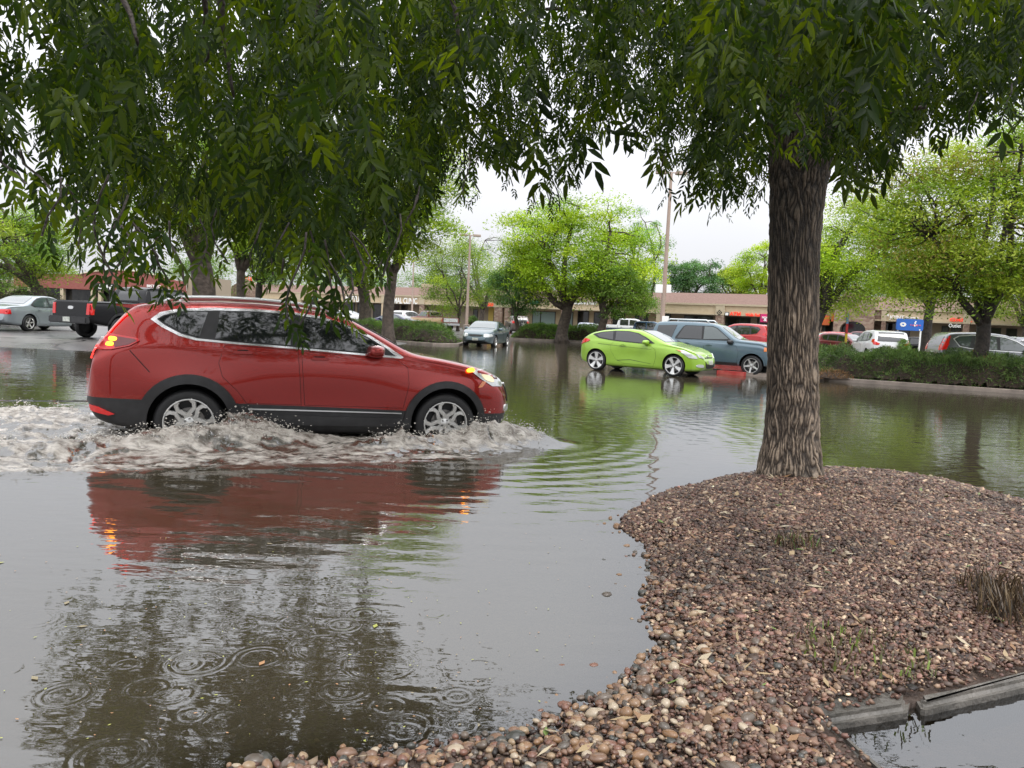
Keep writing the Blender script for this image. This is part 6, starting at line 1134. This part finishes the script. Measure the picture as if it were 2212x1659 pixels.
b = MB(); b.box(.02, Lc-.02, .9, 9, -.3, 2.9, 0); b.box(.02, Lc-.02, -.04, .898, 2.5, 2.597, 0); b.build('wall', M['brick'], CB); b = MB(); b.box(0, Lc, .85, .895, .2, 2.45, 0)
b.build('window', M['shopglass'], CB)
for px in (60, 130, 196, 212, 250, 300, 350, 388): x = g_(px, 640)[0]; b = MB(); b.box(x, x+.35, -.02, .5, -.3, 2.5, 0); b.build('pillar', M['trim'], CB)
x, z = g_(203, 616); b = MB(); b.box(x, g_(248, 616)[0], -.12, -.003, z-.55, z+.28, 0); b.build('sign_board', M['frame'], CB); text('sign_lettering', 'CAFE', CB, g_(213, 616)[0], z-.4, .5, g_(244, 616)[0]-g_(213, 616)[0], M['letter'], y=-.14)
x = g_(318, 636)[0]; text('sign_lettering', 'BISTRO', CB, x, zt_-1.0, .3, 1.6, M['letter'], y=-.05)
b = MB(); b.box(-2.5, 0, 1.2, 9, -.3, 3.2, 0); b.build('side_wing', M['wallw'], CB); b = MB(); b.box(Lc, Lc+2.0, .6, 9, -.3, 4.6, 0); b.build('side_wing', M['wallw'], CB)
# ---------------------------------------------------------------- lamp posts, signs
def lamp_post(label, px, Y, ytop, r, boxes=False):
    b0 = P(px, 700, Y); z0 = float(ground_z(b0[0], b0[1])); z1 = P(px+14, ytop, Y)[2]; R_ = empty('lamp_post', (b0[0], b0[1], z0)); tag(R_, label, 'lamp post', 'tall lamp posts of the car park')
    b = MB(); b.tube([(0, 0, -.3), (0, 0, .75)], [r*2.2, r*2.2], 14); b.tube([(0, 0, .75), (0, 0, .8)], [r*2.3, r*1.5], 14); b.build('footing', M['kerb'], R_, True, 40)
    b = MB(); b.tube([(0, 0, .7), (0, 0, (z1-z0)*.5), (0, 0, z1-z0)], [r, r*.8, r*.58], 12); b.build('pole', M['polem'], R_, True, 40)
    b = MB(); h = z1-z0
    for s in (-1, 1): b.box(s*.25, s*.9, -.18, .18, h-.12, h+.06, 0, .02) if s > 0 else b.box(-.9, -.25, -.18, .18, h-.12, h+.06, 0, .02)
    b.tube([(-.3, 0, h-.02), (.3, 0, h-.02)], .035, 6); b.build('lamp_head', M['polem'], R_)
    if boxes:
        zz = P(px, 625, Y)[2]-z0; b = MB(); b.box(-.52, -.10, -.10, .02, zz-.22, zz+.28, 0, .02); b.box(.12, .40, -.10, .02, zz-.20, zz+.28, 0, .02); b.build('sign_plate', M['letter'], R_)
        zz = P(px, 690, Y)[2]-z0; b = MB(); b.box(-.05, .35, -.2, -.12, zz-.4, zz+.2, 0, .02); b.build('paper_notice', M['letter'], R_)
M['polem'] = pbr('pinkish_pole_paint', (.40, .29, .235), .5, noise=(1.5, (.46, .36, .30)))
lamp_post('tall pinkish lamp post with white plates behind the green hatchback', 1430, 46, 372, .15, True)
lamp_post('thinner pale lamp post left of the middle hedge', 1008, 66, 508, .13)
lamp_post('far thin lamp post in front of the animal hospital shopfront', 889, 84, 560, .11)
# blue board on posts
Yb = 47.; q0, q1 = P(1937, 690, Yb), P(1993, 714, Yb); bw = q1[0]-q0[0]; BZ = P(1965, 714, Yb)[2]; BT = P(1965, 689, Yb)[2]; SB = empty('board_sign', (q0[0], Yb, .3)); tag(SB, 'blue board sign with white and pink printing on two white posts', 'sign')
def rrect(x0, x1, z0, z1, r, n=5):
    o = []
    for cx_, cz_, a0 in ((x1-r, z1-r, 0), (x0+r, z1-r, 90), (x0+r, z0+r, 180), (x1-r, z0+r, 270)): o += [(cx_+r*math.cos(math.radians(a0+90*k/n)), cz_+r*math.sin(math.radians(a0+90*k/n))) for k in range(n+1)]
    return o
def slabxz(mb, pts, y0, y1, mi=0):
    n = len(pts); mb.add([(x, y0, z) for x, z in pts]+[(x, y1, z) for x, z in pts], [tuple(range(n)), tuple(range(2*n-1, n-1, -1))]+[(i, n+i, n+(i+1) % n, (i+1) % n) for i in range(n)], mi)
b = MB(); slabxz(b, rrect(0, bw, BZ-.3, BT-.3, .12), -.04, .04); b.build('board', pbr('blue_board', (.03, .16, .62), .4), SB)
b = MB(); zc_ = (BZ+BT)/2-.3
for k in range(9): a = 2*math.pi*k/9; slabxz(b, [(bw*.24+.13*math.cos(a)+.07*math.cos(t), zc_+.09*math.sin(a)+.05*math.sin(t)) for t in np.linspace(0, 6.28, 9)[:-1]], -.05-.001*k, -.042)
b.build('cloud_emblem', M['letter'], SB)
b = MB(); rg_ = np.random.default_rng(3)
for k in range(16): x_, z_ = bw*.70+rg_.normal(0, .14), zc_+rg_.normal(0.02, .12); slabxz(b, [(x_+.05*math.cos(t), z_+.04*math.sin(t)) for t in np.linspace(0, 6.28, 8)[:-1]], -.05-.001*k, -.042, k % 2)
b.build('printed_flowers', [M['letter'], pbr('pink_print', (.75, .12, .25), .5)], SB)
b = MB(); b.box(.08, .16, -.03, .03, -.3, BZ-.303, 0); b.build('post', M['trim'], SB); b = MB(); b.box(bw-.16, bw-.08, -.03, .03, -.3, BZ-.303, 0); b.build('post', M['letter'], SB)
Yb = 60.; q0 = P(1643, 678, Yb); q1 = P(1672, 697, Yb); PS = empty('banner', (q0[0], Yb, .3)); tag(PS, 'magenta banner in front of the bank, tight against the big trunk', 'banner'); b = MB(); b.box(0, q1[0]-q0[0], -.02, .02, q1[2]-.3, q0[2]-.3, 0); bo = b.build('cloth', pbr('magenta_cloth', (.62, .02, .16), .6), PS)
text('lettering', 'NOW', PS, .12, q0[2]-.3-.35, .16, .5, M['letter'], y=-.03); text('lettering', '&', PS, .25, q1[2]-.3+.08, .25, .25, M['letter'], y=-.03); b = MB(); b.box(-.04, -.003, -.03, .03, -.3, q0[2]-.3, 0); b.build('post', M['frame'], PS)
# pennant flag beside the maroon hatchback
q = P(1826, 712, 47); FL = empty('feather_flag', (q[0], 47, .3)); tag(FL, 'narrow blue red and yellow pennant beside the maroon hatchback', 'flag'); b = MB(); b.tube([(0, 0, -.2), (0, 0, 2.6)], .015, 6); b.build('pole', M['frame'], FL)
for k, (c0, z0, z1) in enumerate([((.2, .35, .6), 1.9, 2.55), ((.7, .05, .05), 1.3, 1.897), ((.85, .6, .03), .75, 1.297)]): b = MB(); b.box(.02, .16, -.01, .01, z0, z1, 0); b.build('flag_panel', pbr('flag_%d' % k, c0, .6), FL)
# painted kerb behind the two parked cars
def strip(name, pts, w, z0, z1, mat, lab=None):
    b = MB(); pts = [np.array(p, float) for p in pts]
    for a, c in zip(pts[:-1], pts[1:]):
        d = (c-a)/np.linalg.norm(c-a); n_ = np.array([-d[1], d[0]])*w; V = [tuple(a)+(z0,), tuple(c)+(z0,), tuple(c+n_)+(z0,), tuple(a+n_)+(z0,), tuple(a)+(z1,), tuple(c)+(z1,), tuple(c+n_)+(z1,), tuple(a+n_)+(z1,)]
        b.add(V, [(0, 3, 2, 1), (4, 5, 6, 7), (0, 1, 5, 4), (1, 2, 6, 5), (2, 3, 7, 6), (3, 0, 4, 7)])
    o = b.build(name, mat); return tag(o, kind='structure')
kf = lambda a, b_: G(a, b_, 0)[:2]
strip('kerb', [kf(1395, 795), kf(1546, 806)], .9, -.3, .11, M['kerb']); strip('kerb', [kf(1548, 807), kf(1606, 812)], .9, -.3, .115, pbr('red_kerb_paint', (.45, .03, .03), .5, noise=(5, (.55, .12, .10)))); strip('kerb', [kf(1608, 811.5), kf(1780, 822)], .9, -.3, .11, M['kerb'])
